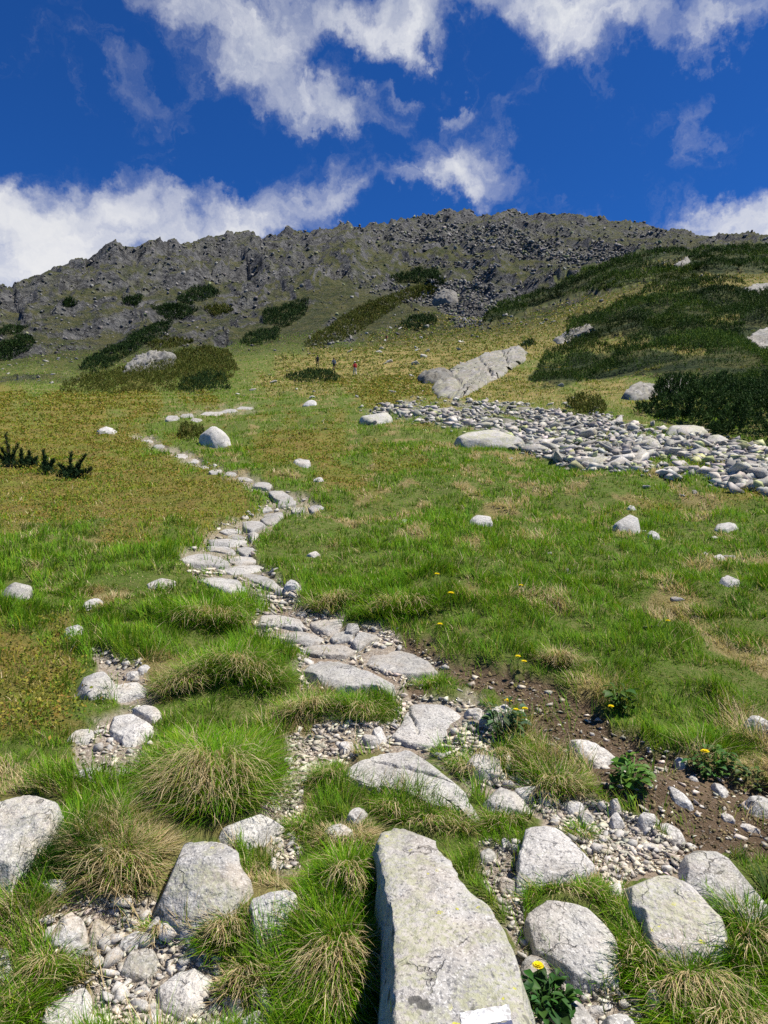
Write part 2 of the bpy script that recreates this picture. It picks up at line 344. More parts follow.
# granite: object colour holds (brightness, lichen, warm staining, dark lichen)
def granite(name, cell=1.0, ps=1.0, bs=1.0):
    m, t = newmat(name)
    oi = t('ShaderNodeObjectInfo'); tc = t('ShaderNodeTexCoord')
    p = t.vadd(t.vmul(tc.outputs['Object'], (ps, ps, ps)), t.vmul(t('ShaderNodeCombineXYZ', {0: oi.outputs['Random'], 1: oi.outputs['Random'], 2: oi.outputs['Random']}).outputs[0], (37., 19., 53.)))
    sep = t('ShaderNodeSeparateColor', {0: oi.outputs['Color']}); R, G, B = sep.outputs; A = oi.outputs['Alpha']
    big = t.noise(p, 3.2, 5, .6); mid = t.noise(p, 17, 5, .65); fine = t.noise(p, 120*cell, 2, .6); fine2 = t.noise(t.vadd(p, (5, 3, 1)), 75*cell, 2, .5)
    base = t.mix(t.ramp(big, .32, .68), (.26, .25, .23), (.42, .405, .375))
    base = t.mix(t.ramp(mid, .40, .66, 0, .55), base, (.48, .465, .43))
    base = t.mix(t.ramp(mid, .46, .30, 0, .55), base, (.21, .205, .20))
    base = t.mix(t.ramp(fine, .53, .62, 0, .75), base, (.58, .57, .54))
    base = t.mix(t.ramp(fine2, .56, .66, 0, .8), base, (.13, .13, .135))
    # hairline fractures and dark weathered bands
    vf = t('ShaderNodeTexVoronoi', {'Vector': t.vadd(t.vmul(p, (1., 1., .6)), t.vmul(t('ShaderNodeTexNoise', {'Vector': p, 'Scale': 5., 'Detail': 5.}).outputs['Color'], (.35, .35, .35))), 'Scale': 3.2}, feature='DISTANCE_TO_EDGE')
    crk = t.math('MULTIPLY', t.ramp(vf.outputs['Distance'], .014, .004), t.ramp(t.noise(t.vadd(p, (6, 6, 2)), 3.5, 3), .54, .61) if ps == 1. else t.ramp(t.noise(p, 2.5, 3), .40, .5))
    base = t.mix(t.math('MULTIPLY', crk, .55), base, (.07, .065, .055))
    base = t.mix(t.ramp(t.noise(t.vmul(p, (1., 2.2, 1.4)), 2.4, 7, .68, .8), .52, .66, 0, .5), base, (.20, .195, .18))
    # warm staining
    st = t.ramp(t.noise(t.vadd(p, (9, 2, 4)), 4.5, 4, .6), .40, .62)
    base = t.mix(t.math('MULTIPLY', st, B), base, t.mix(.5, base, (.50, .36, .20)))
    # grey-green and yellow map lichen
    l1 = t.ramp(t.noise(t.vadd(p, (1, 8, 3)), 4.5, 6, .65, .6), .43, .55)
    l1b = t.ramp(t.noise(p, 60, 3, .7), .38, .58)
    base = t.mix(t.math('MULTIPLY', t.math('MULTIPLY', l1, l1b), t.math('MULTIPLY', G, .7)), base, (.32, .325, .19))
    vo = t('ShaderNodeTexVoronoi', {'Vector': t.vadd(p, t.vmul(t('ShaderNodeTexNoise', {'Vector': p, 'Scale': 30.}).outputs['Color'], (.03, .03, .03))), 'Scale': 24.})
    spot = t.math('MULTIPLY', t.ramp(vo.outputs['Distance'], .26, .20), t.ramp(t.noise(t.vadd(p, (3, 3, 9)), 2.6, 2), .50, .56))
    spot = t.math('MULTIPLY', spot, t.ramp(t('ShaderNodeSeparateColor', {0: vo.outputs['Color']}).outputs[0], .5, .6))
    spot = t.math('MULTIPLY', spot, t.ramp(t.noise(p, 160, 3, .6), .40, .52))
    base = t.mix(t.math('MULTIPLY', spot, t.ramp(G, .55, .9)), base, (.46, .45, .07))
    vd = t('ShaderNodeTexVoronoi', {'Vector': t.vadd(p, t.vmul(t('ShaderNodeTexNoise', {'Vector': p, 'Scale': 22.}).outputs['Color'], (.07, .07, .07))), 'Scale': 9.})
    dk = t.math('MULTIPLY', t.ramp(vd.outputs['Distance'], .22, .17), t.ramp(t('ShaderNodeSeparateColor', {0: vd.outputs['Color']}).outputs[1], .62, .68))
    base = t.mix(t.math('MULTIPLY', dk, t.math('MULTIPLY', A, .8)), base, (.045, .045, .04))
    base = t.mix(1., base, t('ShaderNodeCombineColor', {0: R, 1: R, 2: R}).outputs[0], 'MULTIPLY')
    n1 = t.bump(t.math('ADD', t.math('MULTIPLY', mid, .7), t.math('MULTIPLY', t.noise(p, 45, 4, .7), .35)), .022*bs, .9)
    n2_ = t.bump(fine, .004*bs, .6, t.bump(crk, -.02*bs, .8, n1))
    finish(t, base, .9, n2_, .25)
    return m
GRANITE = granite('granite'); GRANITE_SMALL = granite('granite_small', .8); OUTCROP = granite('outcrop_rock', .25, .11); SCREE_ROCK = granite('scree_granite', .25, 1., .35); PEBBLE = granite('pebble_granite', .2, 1., .05)

def tint_mat(name, trans=.35, rough=.6, spec=.2):
    """plant matter coloured leaf by leaf by the mesh's tint attribute, light passing through"""
    m, t = newmat(name)
    a = t('ShaderNodeAttribute', attribute_name='tint', attribute_type='GEOMETRY')
    d = t('ShaderNodeBsdfPrincipled', {'Base Color': a.outputs['Color'], 'Roughness': rough, 'Specular IOR Level': spec*.4})
    tr = t('ShaderNodeBsdfTranslucent', {'Color': t.mix(1., a.outputs['Color'], (1.0, 1.0, .7), 'MULTIPLY')})
    mx = t('ShaderNodeMixShader', {0: trans, 1: d.outputs[0], 2: tr.outputs[0]})
    o = t('ShaderNodeOutputMaterial'); t.l.new(mx.outputs[0], o.inputs[0])
    return m
GRASS = tint_mat('grass_blades', .35); NEEDLE = tint_mat('pine_needles', .12, .7); LEAF = tint_mat('bilberry_leaves', .25); PETAL = tint_mat('petals', .3, .6)
def plain(name, c, rough=.8, c2=None, scale=40):
    m, t = newmat(name)
    tc = t('ShaderNodeTexCoord'); f = t.noise(tc.outputs['Object'], scale, 4)
    col = t.mix(t.ramp(f, .35, .65), c, c2 or tuple(x*.75 for x in c)); finish(t, col, rough, t.bump(f, .004, .4)); return m

# the ground: grass soil, bilberry heath, straw, bare earth, gravel, scree and mountain rock
def ground_mat():
    m, t = newmat('mountain_ground')
    g = t('ShaderNodeNewGeometry'); P = g.outputs['Position']
    a = t('ShaderNodeAttribute', attribute_name='kind_a', attribute_type='GEOMETRY'); s = t('ShaderNodeSeparateColor', {0: a.outputs['Color']})
    rock, dirt, grav = s.outputs; heath = a.outputs['Alpha']
    b = t('ShaderNodeAttribute', attribute_name='kind_b', attribute_type='GEOMETRY'); s2 = t('ShaderNodeSeparateColor', {0: b.outputs['Color']})
    straw, scree_, gold_ = s2.outputs; pine_ = b.outputs['Alpha']
    c = t('ShaderNodeAttribute', attribute_name='kind_c', attribute_type='GEOMETRY'); s3 = t('ShaderNodeSeparateColor', {0: c.outputs['Color']})
    mount_, talus_, _ = s3.outputs
    # meadow soil with moss and thatch
    f1 = t.noise(P, 1.3, 6, .65); f2 = t.noise(P, 14, 5, .7); f3 = t.noise(P, .22, 5, .6)
    soil = t.mix(t.ramp(f2, .35, .65), (.070, .115, .014), (.14, .145, .045))
    soil = t.mix(t.ramp(f1, .40, .65, 0, .6), soil, (.090, .140, .020))
    soil = t.mix(t.math('MULTIPLY', straw, .5), soil, t.mix(t.ramp(f2, .4, .6), (.36, .25, .13), (.22, .15, .07)))
    he = t.mix(t.ramp(f2, .38, .62), (.125, .11, .026), (.215, .155, .045))
    he = t.mix(t.ramp(f1, .42, .62, 0, .6), he, (.12, .155, .022))
    col = t.mix(heath, soil, he)
    f5 = t.noise(P, .5, 6, .7)
    go = t.mix(t.ramp(f5, .40, .60), (.27, .20, .075), (.12, .13, .028)); go = t.mix(t.ramp(f2, .5, .7, 0, .7), go, (.36, .27, .13))
    col = t.mix(t.math('MULTIPLY', gold_, .85), col, go)
    # bare trodden earth
    f4 = t.noise(P, 55, 4, .7)
    ea = t.mix(t.ramp(f1, .35, .65), (.09, .062, .037), (.155, .11, .070)); ea = t.mix(t.ramp(f4, .58, .68, 0, .8), ea, (.33, .28, .22))
    col = t.mix(dirt, col, ea)
    vg = t('ShaderNodeTexVoronoi', {'Vector': P, 'Scale': 42.}); vg2 = t('ShaderNodeTexVoronoi', {'Vector': P, 'Scale': 95.})
    gr = t.mix(t('ShaderNodeSeparateColor', {0: vg.outputs['Color']}).outputs[0], (.30, .25, .19), (.45, .40, .33))
    gr = t.mix(t.ramp(vg.outputs['Distance'], .42, .62, 0, .6), gr, (.25, .20, .15)); gr = t.mix(t.ramp(f1, .52, .66, 0, .75), gr, (.24, .17, .11))
    col = t.mix(grav, col, gr)
    # scree bed
    sc_ = t.mix(t.ramp(t.noise(P, 3., 5), .4, .62), (.12, .115, .09), (.26, .25, .21)); col = t.mix(scree_, col, sc_)
    pn = t.mix(t.ramp(f3, .4, .6), (.020, .034, .009), (.055, .060, .016)); col = t.mix(pine_, col, pn)
    # the mountain: grass ledges, talus and cliffs told apart by steepness
    nz = t('ShaderNodeSeparateXYZ', {0: g.outputs['Normal']}).outputs[2]
    m1 = t.noise(P, .045, 8, .68); m2 = t.noise(P, .22, 7, .7); m3 = t.noise(P, .9, 5, .7)
    gm = t.mix(t.ramp(m2, .38, .62), (.042, .056, .016), (.098, .096, .034)); gm = t.mix(t.ramp(m1, .5, .66, 0, .6), gm, (.030, .046, .012)); gm = t.mix(t.ramp(m3, .55, .66, 0, .75), gm, (.16, .152, .13))
    ta = t.mix(t.ramp(m3, .36, .64), (.060, .059, .052), (.20, .194, .172)); ta = t.mix(t.ramp(m2, .56, .7, 0, .6), ta, (.12, .115, .06))
    rk = t.mix(t.ramp(m2, .34, .66), (.042, .044, .046), (.175, .174, .168)); rk = t.mix(t.ramp(m3, .54, .68, 0, .7), rk, (.26, .258, .246)); rk = t.mix(t.ramp(m1, .52, .66, 0, .45), rk, (.15, .15, .085))
    vc = t('ShaderNodeTexVoronoi', {'Vector': t.vadd(t.vmul(P, (.16, .16, .07)), t.vmul(t('ShaderNodeTexNoise', {'Vector': P, 'Scale': .2, 'Detail': 4.}).outputs['Color'], (1.2, 1.2, 1.2))), 'Scale': 1.}, feature='DISTANCE_TO_EDGE')
    rk = t.mix(t.ramp(vc.outputs['Distance'], .05, .012, 0, .75), rk, (.03, .03, .03))
    steep = t.ramp(t.math('ADD', nz, t.math('MULTIPLY', t.math('SUBTRACT', m2, .5), .30)), .80, .66)
    mo = t.mix(talus_, gm, ta)
    rf = t.math('MAXIMUM', t.math('MULTIPLY', rock, t.ramp(t.math('ADD', nz, t.math('MULTIPLY', t.math('SUBTRACT', m2, .5), .5)), .90, .74, .08, 1.)), steep)
    mo = t.mix(rf, mo, rk)
    col = t.mix(mount_, col, mo)
    hb = t.math('ADD', t.math('MULTIPLY', f2, .7), t.math('MULTIPLY', f4, .5)); nb = t.bump(hb, .045, t.math('SUBTRACT', 1., mount_, clamp=True))
    vb = t.bump(t.math('MULTIPLY', t.math('SUBTRACT', .6, vg.outputs['Distance']), t.math('MAXIMUM', grav, t.math('MULTIPLY', dirt, .25))), .010, .6, nb)
    mb = t.bump(t.math('MULTIPLY', t.math('ADD', t.math('MULTIPLY', m2, 1.), t.math('MULTIPLY', m3, .5)), mount_), 3.4, 1., vb)
    finish(t, col, .93, mb, .15)
    return m
GROUND = ground_mat()

# ---------------------------------------------------------------- the ground sheet
def build_ground():
    rows_b = np.array([-40., -18, -8, -3, -1, -.2, .45])
    Xb = UG[:, None]*(.9+(.9-rows_b)*1.0)[None, :]; Yb = np.repeat(rows_b[None, :], len(UG), 0); Zb = ZT[:, :1] + .05*(rows_b[None, :]-.9)
    X = np.hstack([Xb, XG]); Y = np.hstack([Yb, YG]); Z = np.hstack([Zb, ZT])
    nb = len(rows_b)
    ext = lambda A: np.hstack([np.repeat(A[:, :1], nb, 1), A])
    n, mm = X.shape
    V = np.stack([X, Y, Z], 2).reshape(-1, 3)
    i = np.arange(n-1)[:, None]*mm + np.arange(mm-1)[None, :]
    Fq = np.stack([i, i+mm, i+mm+1, i+1], 2).reshape(-1, 4)
    st = lambda *a: np.stack([np.broadcast_to(ext(np.broadcast_to(q, PXG.shape)), (n, mm)) for q in a], 2).reshape(-1, 4)
    me = mesh_from('ground', V, [Fq], attrs={'kind_a': st(rock, dirt, np.clip(grav, 0, 1), heath), 'kind_b': st(straw*(1-far), scree, gold, pine_r), 'kind_c': st(mount, talus, far, far)})
    return tag(link('ground', me, GROUND), kind='structure')
build_ground()
# ---------------------------------------------------------------- stones cut to an outline: real slabs and boulders standing in the ground
def resample(P, n):
    P = np.asarray(P, float); Q = np.vstack([P, P[:1]])
    L = np.concatenate([[0], np.cumsum(np.linalg.norm(np.diff(Q, axis=0), axis=1))])
    s = np.linspace(0, L[-1], n, endpoint=False)
    return np.stack([np.interp(s, L, Q[:, k]) for k in range(P.shape[1])], 1)
FOOT = []                       # outlines on the picture plane of everything that covers the grass
BVH = {}
def slab(name, label, cat, poly, hb=.05, tilt=0., roll=0., dome=.05, flare=.12, look=(1., .3, .3, .2), group=None, seed=0, rough=1., bevel=.035, crack=None, nfac=7, crag=0., cuts=12, strata=0.):
    """poly: outline of the upper face in photo pixels; hb: how far the front edge stands off the ground;
    tilt / roll: slope of the upper face against the ground (towards the viewer / to the side)"""
    poly = np.asarray(poly, float); FOOT.append(poly); hb = hb*.6 if name in ('boulder', 'stone') and len(FOOT) > 1 else hb; dome = dome*.6
    r = np.random.default_rng(seed+len(FOOT)*7)
    front = poly[np.argmax(poly[:, 1])]
    d0 = float(ray_d(front[0], front[1], hb)[0]); a = np.array([(front[0]-CX)/F*d0, d0, 0.]); a[2] = float(H(a[0], a[1]))+hb
    g = gnorm(a[0], a[1], max(.25, .02*a[1])); nrm = g/g[2]; nrm = nrm + np.array([roll, -tilt, 0]); nrm /= np.linalg.norm(nrm)
    px_size = max(np.ptp(poly[:, 0]), np.ptp(poly[:, 1]))
    n = int(np.clip(px_size*1.5, 52, 230)); m = max(6, n//6)
    D = np.stack([(poly[:, 0]-CX)/F, np.ones(len(poly)), (CY-poly[:, 1])/F], 1); O = np.array([0, 0, EYE])
    den = D@nrm; tt = ((a-O)@nrm)/den; tt = np.where((tt < .5*d0) | (tt > 2*d0), 2*d0, tt)
    if tt.max() > 1.6*d0: print('stretched', label, round(tt.max()/d0, 2))
    P = O + D*tt[:, None]
    e1 = np.array([1, 0, 0])-nrm*nrm[0]; e1 /= np.linalg.norm(e1); e2 = np.cross(nrm, e1)
    c = P.mean(0); Q = np.stack([(P-c)@e1, (P-c)@e2], 1)
    Qs = resample(Q, n)
    for _ in range(1): Qs = .25*np.roll(Qs, 1, 0)+.5*Qs+.25*np.roll(Qs, -1, 0)
    size = math.sqrt(max(1e-6, abs(np.sum(Qs[:, 0]*np.roll(Qs[:, 1], -1)-Qs[:, 1]*np.roll(Qs[:, 0], -1))/2)))
    th = np.arange(n)/n*2*np.pi
    Qs = Qs*(1.06 if cuts > 8 else 1.015)
    wob = fbm(np.cos(th)*2.2+seed, np.sin(th)*2.2+3*len(FOOT), 5, 3)*.07*size*rough*(.5+.5*(px_size < 60))
    Qs = Qs*(1+wob/ (np.linalg.norm(Qs, axis=1)+1e-6))[:, None]
    V = [np.zeros((1, 3))+c]
    rr = np.linspace(0, 1, m+1)[1:]**.85
    flat = []
    for q in rr: flat.append(Qs*q)
    flat = np.concatenate([np.zeros((1, 2))]+flat)
    rho = np.concatenate([[0]]+[np.full(n, q) for q in rr])
    h = dome*size*(1-rho**2.2)
    if nfac:                                              # chipped, gently faceted upper face
        hh = np.full(len(flat), 1e9)
        for k in range(nfac):
            an = k/nfac*2*np.pi+r.uniform(-.5, .5); s_ = r.uniform(.05, .45)*(dome*4+.25); off = r.uniform(.62, 1.05)
            hh = np.minimum(hh, (size*off*.55-(flat@np.array([math.cos(an), math.sin(an)])))*s_)
        hh = hh-np.max(hh); h = h+np.maximum(np.minimum(hh+.02*size, 0), -.14*size)
    edge = np.clip((rho-(1-bevel))/bevel, 0, 1); h = h-bevel*.45*size*edge**2.5
    top = c+flat[:, :1]*e1+flat[:, 1:]*e2+h[:, None]*nrm
    if crack is not None:
        dd = np.full(len(flat), 99.); cw = max(.013, size*.011 if name == 'rock_outcrop' else 0)
        fl = flat+.6*cw*3*np.stack([fbm(flat[:, 0]*.18/cw, flat[:, 1]*.18/cw, 3, 3), fbm(flat[:, 0]*.18/cw, flat[:, 1]*.18/cw, 4, 3)], 1)
        for ck in (crack if isinstance(crack[0], list) else [crack]):
            ck = np.asarray(ck, float); Dk = np.stack([(ck[:, 0]-CX)/F, np.ones(len(ck)), (CY-ck[:, 1])/F], 1)
            Pk = O+Dk*(((a-O)@nrm)/(Dk@nrm))[:, None]; K = np.stack([(Pk-c)@e1, (Pk-c)@e2], 1)
            for k in range(len(K)-1):
                e = K[k+1]-K[k]; t_ = np.clip(((fl-K[k])@e)/(e@e), 0, 1); dd = np.minimum(dd, np.linalg.norm(fl-K[k]-t_[:, None]*e, axis=1))
        top = top-nrm*(2.7*cw*np.clip(1-dd/cw, 0, 1))[:, None]
    if crag:                                              # broken, layered outcrop
        fx_, fy_ = flat[:, 0]+.25*size*fbm(flat[:, 0]/size*3, flat[:, 1]/size*3, 61, 3), flat[:, 1]
        top = top+nrm*(crag*size*((facets(fx_+fy_*.6, fy_, size*.34, 71)+.45*facets(fx_, fy_, size*.13, 72)+.2*facets(fx_, fy_, size*.06, 73))*np.clip((1-rho)*5, .15, 1)))[:, None]
    if strata:                                            # parallel ledges of layered rock
        s_ = (flat[:, 0]*.55+flat[:, 1]*.83)/(size*.15)+.9*fbm(flat[:, 0]/size*2.5, flat[:, 1]/size*2.5, 62, 4); s2_ = (flat[:, 0]*.5-flat[:, 1]*.86)/(size*.3)+.8*fbm(flat[:, 0]/size*3, flat[:, 1]/size*3, 63, 3)
        led = (s_-np.floor(s_))**1.5+.6*n2(np.floor(s_)*3.7, np.floor(s2_)*5.3, 64)+.35*(s2_-np.floor(s2_)); top = top+nrm*(strata*size*led*np.clip((1-rho)*6, .1, 1))[:, None]
    rim = top[-n:]; out = Qs/(np.linalg.norm(Qs, axis=1, keepdims=True)+1e-6); od = out[:, :1]*e1+out[:, 1:]*e2; od[:, 2] = 0
    gz = H(rim[:, 0], rim[:, 1]); drop = np.maximum(rim[:, 2]-gz, .0)+.05+.10*size
    sides = []
    ns = 7
    for k in range(1, ns+1):
        f = k/ns
        w = flare*drop[:, None]*(f**.7) + .04*size*math.sin(f*math.pi*.6)
        sides.append(rim+od*w-np.array([0, 0, 1])*(drop*f)[:, None])
    V = np.concatenate([top]+sides)
    f = [np.stack([np.zeros(n, int), 1+np.arange(n), 1+(np.arange(n)+1) % n], 1)]
    q = []
    for k in range(m-1+ns):
        b0 = 1+k*n; i = np.arange(n); j = (i+1) % n
        q.append(np.stack([b0+i, b0+n+i, b0+n+j, b0+j], 1))
    faces = [f[0], np.concatenate(q)]
    N = vnormals(V, faces)
    inner = np.concatenate([np.clip(.25+rho*.75, 0, 1), np.ones(n*ns)])
    d = rough*size*(.030*fbm3(V/size*3+seed*3.1+len(FOOT), 3, 3)*inner + .016*fbm3(V/size*9+seed, 5, 3)) + .004*rough*fbm3(V*45, 9, 2)
    # angular chips along the flanks
    fl_ = np.concatenate([np.zeros(1+n*(m-2)), np.ones(n*(ns+2))])[:len(V)]
    d = d+fl_*.035*size*rough*np.round(2.2*fbm3(V/size*4+7, 8, 2))/2.2
    V = V+N*d[:, None]
    cc = V.mean(0)                                        # fracture planes
    for k in range(cuts):
        an = r.uniform(0, 6.283); e_ = math.radians(r.uniform(12, 72)); pn = math.cos(e_)*(math.cos(an)*e1+math.sin(an)*e2)+math.sin(e_)*nrm
        dp = (V-cc)@pn; off = np.max(dp)*r.uniform(.74 if px_size < 170 else .88, .94); V = V-pn*np.maximum(dp-off, 0)[:, None]*.98
    base = np.array([c[0], c[1], float(H(c[0], c[1]))])
    me = mesh_from(name, V-base, faces)
    o = link(name, me, OUTCROP if name == 'rock_outcrop' else (GRANITE if size > .12 else GRANITE_SMALL), loc=base); o.color = look
    tag(o, label, cat, group)
    o['_s'] = 0; del o['_s']
    return o, V, faces

def bedrock(label, poly, thick, look, cracks=(), seed=0, strata=.25):
    """a low slab of living rock that follows the slope it lies in"""
    poly = np.asarray(poly, float); FOOT.append(poly); n, m = 190, 34
    Q = resample(poly, n); Q = Q+np.stack([fbm(Q[:, 0]*.15, Q[:, 1]*.15, seed, 3), fbm(Q[:, 0]*.15, Q[:, 1]*.15, seed+1, 3)], 1)*3
    P = ground(Q[:, 0], Q[:, 1])[:, :2]; c = P.mean(0); rr = np.linspace(0, 1, m+1)[1:]**.8; rho = np.concatenate([[0], np.repeat(rr, n)])
    XY = np.concatenate([c[None]]+[c+(P-c)*q for q in rr]); x, y = XY.T; u = (x-c[0]); v = (y-c[1])
    wz = 1.2*fbm(x/4, y/4, seed+2, 3); q1 = (u*.55+v*.28)/1.6+wz; q2 = (u*.7-v*.2)/4.+.8*fbm(x/5, y/5, seed+3, 3)
    led = (q1-np.floor(q1))**1.4*.5+.9*(n2(np.floor(q1)*3.1, np.floor(q2)*5.7, 64))+.35*(q2-np.floor(q2))
    t_ = thick*np.clip((1-rho)*7, 0, 1)**.6*(.75+.25*fbm(x/3, y/3, seed+4, 3))+strata*led*np.clip((1-rho)*9, 0, 1)+.05*fbm(x/.7, y/.7, 5, 3)
    for ck in cracks:
        K = ground(*np.array(ck, float).T)[:, :2]; d = np.full(len(x), 99.); w = XY+.25*np.stack([fbm(x/.9, y/.9, 6, 3), fbm(x/.9, y/.9, 7, 3)], 1)
        for k in range(len(K)-1):
            e = K[k+1]-K[k]; tt = np.clip(((w-K[k])@e)/(e@e), 0, 1); d = np.minimum(d, np.linalg.norm(w-K[k]-tt[:, None]*e, axis=1))
        t_ = t_-.45*np.clip(1-d/.22, 0, 1)
    z_ = H(x, y)+np.maximum(t_, .02); V = np.column_stack([XY, z_]); rim = V[-n:].copy(); rim[:, 2] -= .5; V = np.concatenate([V, rim])
    q = []
    for k in range(m):
        b0 = 1+k*n; i = np.arange(n); j = (i+1) % n; q.append(np.stack([b0+i, b0+n+i, b0+n+j, b0+j], 1))
    f = np.stack([np.zeros(n, int), 1+np.arange(n), 1+(np.arange(n)+1) % n], 1)
    base = np.array([c[0], c[1], float(H(c[0], c[1]))]); o = link('rock_outcrop', mesh_from('rock_outcrop', V-base, [f, np.concatenate(q)], smooth=False), OUTCROP, loc=base); o.color = look
    return tag(o, label, 'rock outcrop')

# ---------------------------------------------------------------- loose stones: convex, facetted, many shapes shared by many stones
def ico(sub):
    b = bmesh.new(); bmesh.ops.create_icosphere(b, subdivisions=sub, radius=1)
    V = np.array([v.co[:] for v in b.verts]); Fc = np.array([[v.index for v in f.verts] for f in b.faces]); b.free()
    return V/np.linalg.norm(V, axis=1, keepdims=True), Fc
ICO = {k: ico(k) for k in (1, 2, 3, 4)}
def rock_shape(seed, sub=3, flat=.6, nplanes=15, ns=.03):
    r = np.random.default_rng(seed); U, Fc = ICO[sub]
    n = r.normal(size=(nplanes, 3)); n /= np.linalg.norm(n, axis=1, keepdims=True); d = r.uniform(.42, .80, nplanes)
    dot = U@n.T; rad = np.where(dot > .05, d/np.maximum(dot, .05), 9).min(1); rad = np.minimum(rad, 1.25)
    V = U*rad[:, None]
    s = np.array([r.uniform(.8, 1.25), r.uniform(.65, 1.), flat*r.uniform(.75, 1.25)])
    if sub > 1: V = V*(1+ns*fbm3(V*2.5+seed, 2, 3))[:, None]
    V = V*s; V -= (V.max(0)+V.min(0))/2; V /= np.max(np.ptp(V, axis=0))     # longest side 1
    return V, Fc
def hull_shape(seed, npts=11, flat=.6):
    """angular chip: the hull of a few random points"""
    r = np.random.default_rng(seed); b = bmesh.new()
    p = r.normal(size=(npts, 3)); p /= np.linalg.norm(p, axis=1, keepdims=True); p *= r.uniform(.75, 1.05, (npts, 1)); p *= np.array([r.uniform(.9, 1.3), r.uniform(.6, .95), flat*r.uniform(.8, 1.2)])
    for q in p: b.verts.new(q)
    bmesh.ops.convex_hull(b, input=b.verts[:]); bmesh.ops.triangulate(b, faces=b.faces[:])
    b.verts.index_update(); V = np.array([v.co[:] for v in b.verts]); Fc = np.array([[v.index for v in f.verts] for f in b.faces]); b.free()
    V -= (V.max(0)+V.min(0))/2; V /= np.max(np.ptp(V, axis=0)); return V, Fc
SCREE_PROTO = []
for k in range(16):
    v_, f_ = hull_shape(4000+k, 13, [.45, .6, .35][k % 3]); SCREE_PROTO.append(mesh_from('scree_block', v_, [f_], smooth=False)); SCREE_PROTO[-1].materials.append(SCREE_ROCK)
CHIP_PROTO = []
for k in range(14):
    v_, f_ = hull_shape(5000+k, 14, [.6, .75, .45][k % 3]); CHIP_PROTO.append(mesh_from('small_stone', v_, [f_], smooth=False)); CHIP_PROTO[-1].materials.append(PEBBLE)
PROTO = [mesh_from('stone', *[(v, [f]) for v, f in [rock_shape(900+k, 3, [.5, .7, .35][k % 3])]][0]) for k in range(18)]
for p_ in PROTO: p_.materials.append(GRANITE_SMALL)
def place_rock(name, label, cat, x, y, size, group=None, look=None, sink=.3, flat=1., proto=None, tilt=.35, protos=None):
    protos = protos or PROTO; k = rng.integers(len(protos)) if proto is None else proto
    o = bpy.data.objects.new(name, protos[k]); COL.objects.link(o)
    hgt = size*.45*flat
    o.location = (x, y, float(H(x, y))+hgt*(.5-sink)); o.scale = (size, size*rng.uniform(.8, 1.15), size*flat)
    o.rotation_euler = (rng.normal(0, tilt), rng.normal(0, tilt), rng.uniform(0, 6.28))
    o.color = look or (rng.uniform(.8, 1.2), rng.uniform(0, .4), rng.uniform(0, .7), rng.uniform(0, .4))
    tag(o, label, cat, group)
    return o
def rubble_mesh(name, pts, sizes, mat, subs=1, flat=.6, sink=.25, tilt=.4, nproto=14, seed=5, tint=None):
    """one mesh of very many small rocks that nobody could count"""
    r = np.random.default_rng(seed); protos = [hull_shape(seed*100+k, 6+3*subs, flat) for k in range(nproto)]
    Vs, Fs, Cs, off = [], [], [], 0
    kind = r.integers(nproto, size=len(pts))
    for k in range(nproto):
        ii = np.nonzero(kind == k)[0]
        if not len(ii): continue
        v, f = protos[k]; n = len(ii)
        az_ = r.uniform(0, 6.283, n); ax = r.normal(0, tilt, n); ca, sa = np.cos(az_), np.sin(az_); cb, sb = np.cos(ax), np.sin(ax)
        w = v[None]*(sizes[ii][:, None, None]*r.uniform(.75, 1.2, (n, 1, 3)))
        y = w[..., 1]*cb[:, None]-w[..., 2]*sb[:, None]; z_ = w[..., 1]*sb[:, None]+w[..., 2]*cb[:, None]; x = w[..., 0]
        W = np.stack([x*ca[:, None]-y*sa[:, None], x*sa[:, None]+y*ca[:, None], z_], 2)+pts[ii][:, None, :]
        W[..., 2] += (sizes[ii]*flat*(.5-sink))[:, None]
        Vs.append(W.reshape(-1, 3)); Fs.append((f[None]+off+(np.arange(n)*len(v))[:, None, None]).reshape(-1, 3)); off += n*len(v)
        if tint is not None: Cs.append(np.repeat(tint[ii], len(v), 0))
    return link(name, mesh_from(name, np.concatenate(Vs), [np.concatenate(Fs)], np.concatenate(Cs) if tint is not None else None, smooth=False), mat)
def pts_in(poly, n, seed=1, power=1.):
    """random ground points whose sight lines pass through an outline"""
    r = np.random.default_rng(seed); poly = np.asarray(poly, float); out = []
    x0, y0 = poly.min(0); x1, y1 = poly.max(0)
    while len(out) < n:
        px = r.uniform(x0, x1, n*3); py = r.uniform(y0, y1, n*3); k = in_poly(px, py, poly)
        out += list(zip(px[k], py[k]))
    return np.array(out[:n])
# ---------------------------------------------------------------- the stones one can tell apart
S = slab
FG, FGV, FGF = S('boulder', 'tall grey boulder with white paint mark and yellow lichen, largest stone beside the path', 'boulder',
  [(381,826),(393,825),(407,824),(420,825),(430,828),(436,836),(438,844),(445,855),(451,866),(462,880),(472,893),(482,899),(490,906),(497,918),(506,932),(513,946),(519,961),(524,978),(528,992),(533,1024),(538,1060),(542,1085),(390,1085),(392,1050),(394,1024),(394,980),(391,930),(386,885),(384,860),(378,838)],
  hb=.30, tilt=.10, dome=.02, flare=.10, cuts=7, look=(.98, 1., .25, 1.), rough=.9, bevel=.07, nfac=4, seed=3)
G4 = 'boulders sunk in the grass beside the path'
S('boulder', 'broad pale slab at the left edge half wrapped by long green grass', 'boulder', [(-30,800),(0,800),(12,796),(40,797),(66,799),(62,810),(48,828),(35,838),(17,855),(0,878),(-30,900)], hb=.16, tilt=.12, dome=.03, look=(1.1, .3, .35, .1), seed=4)
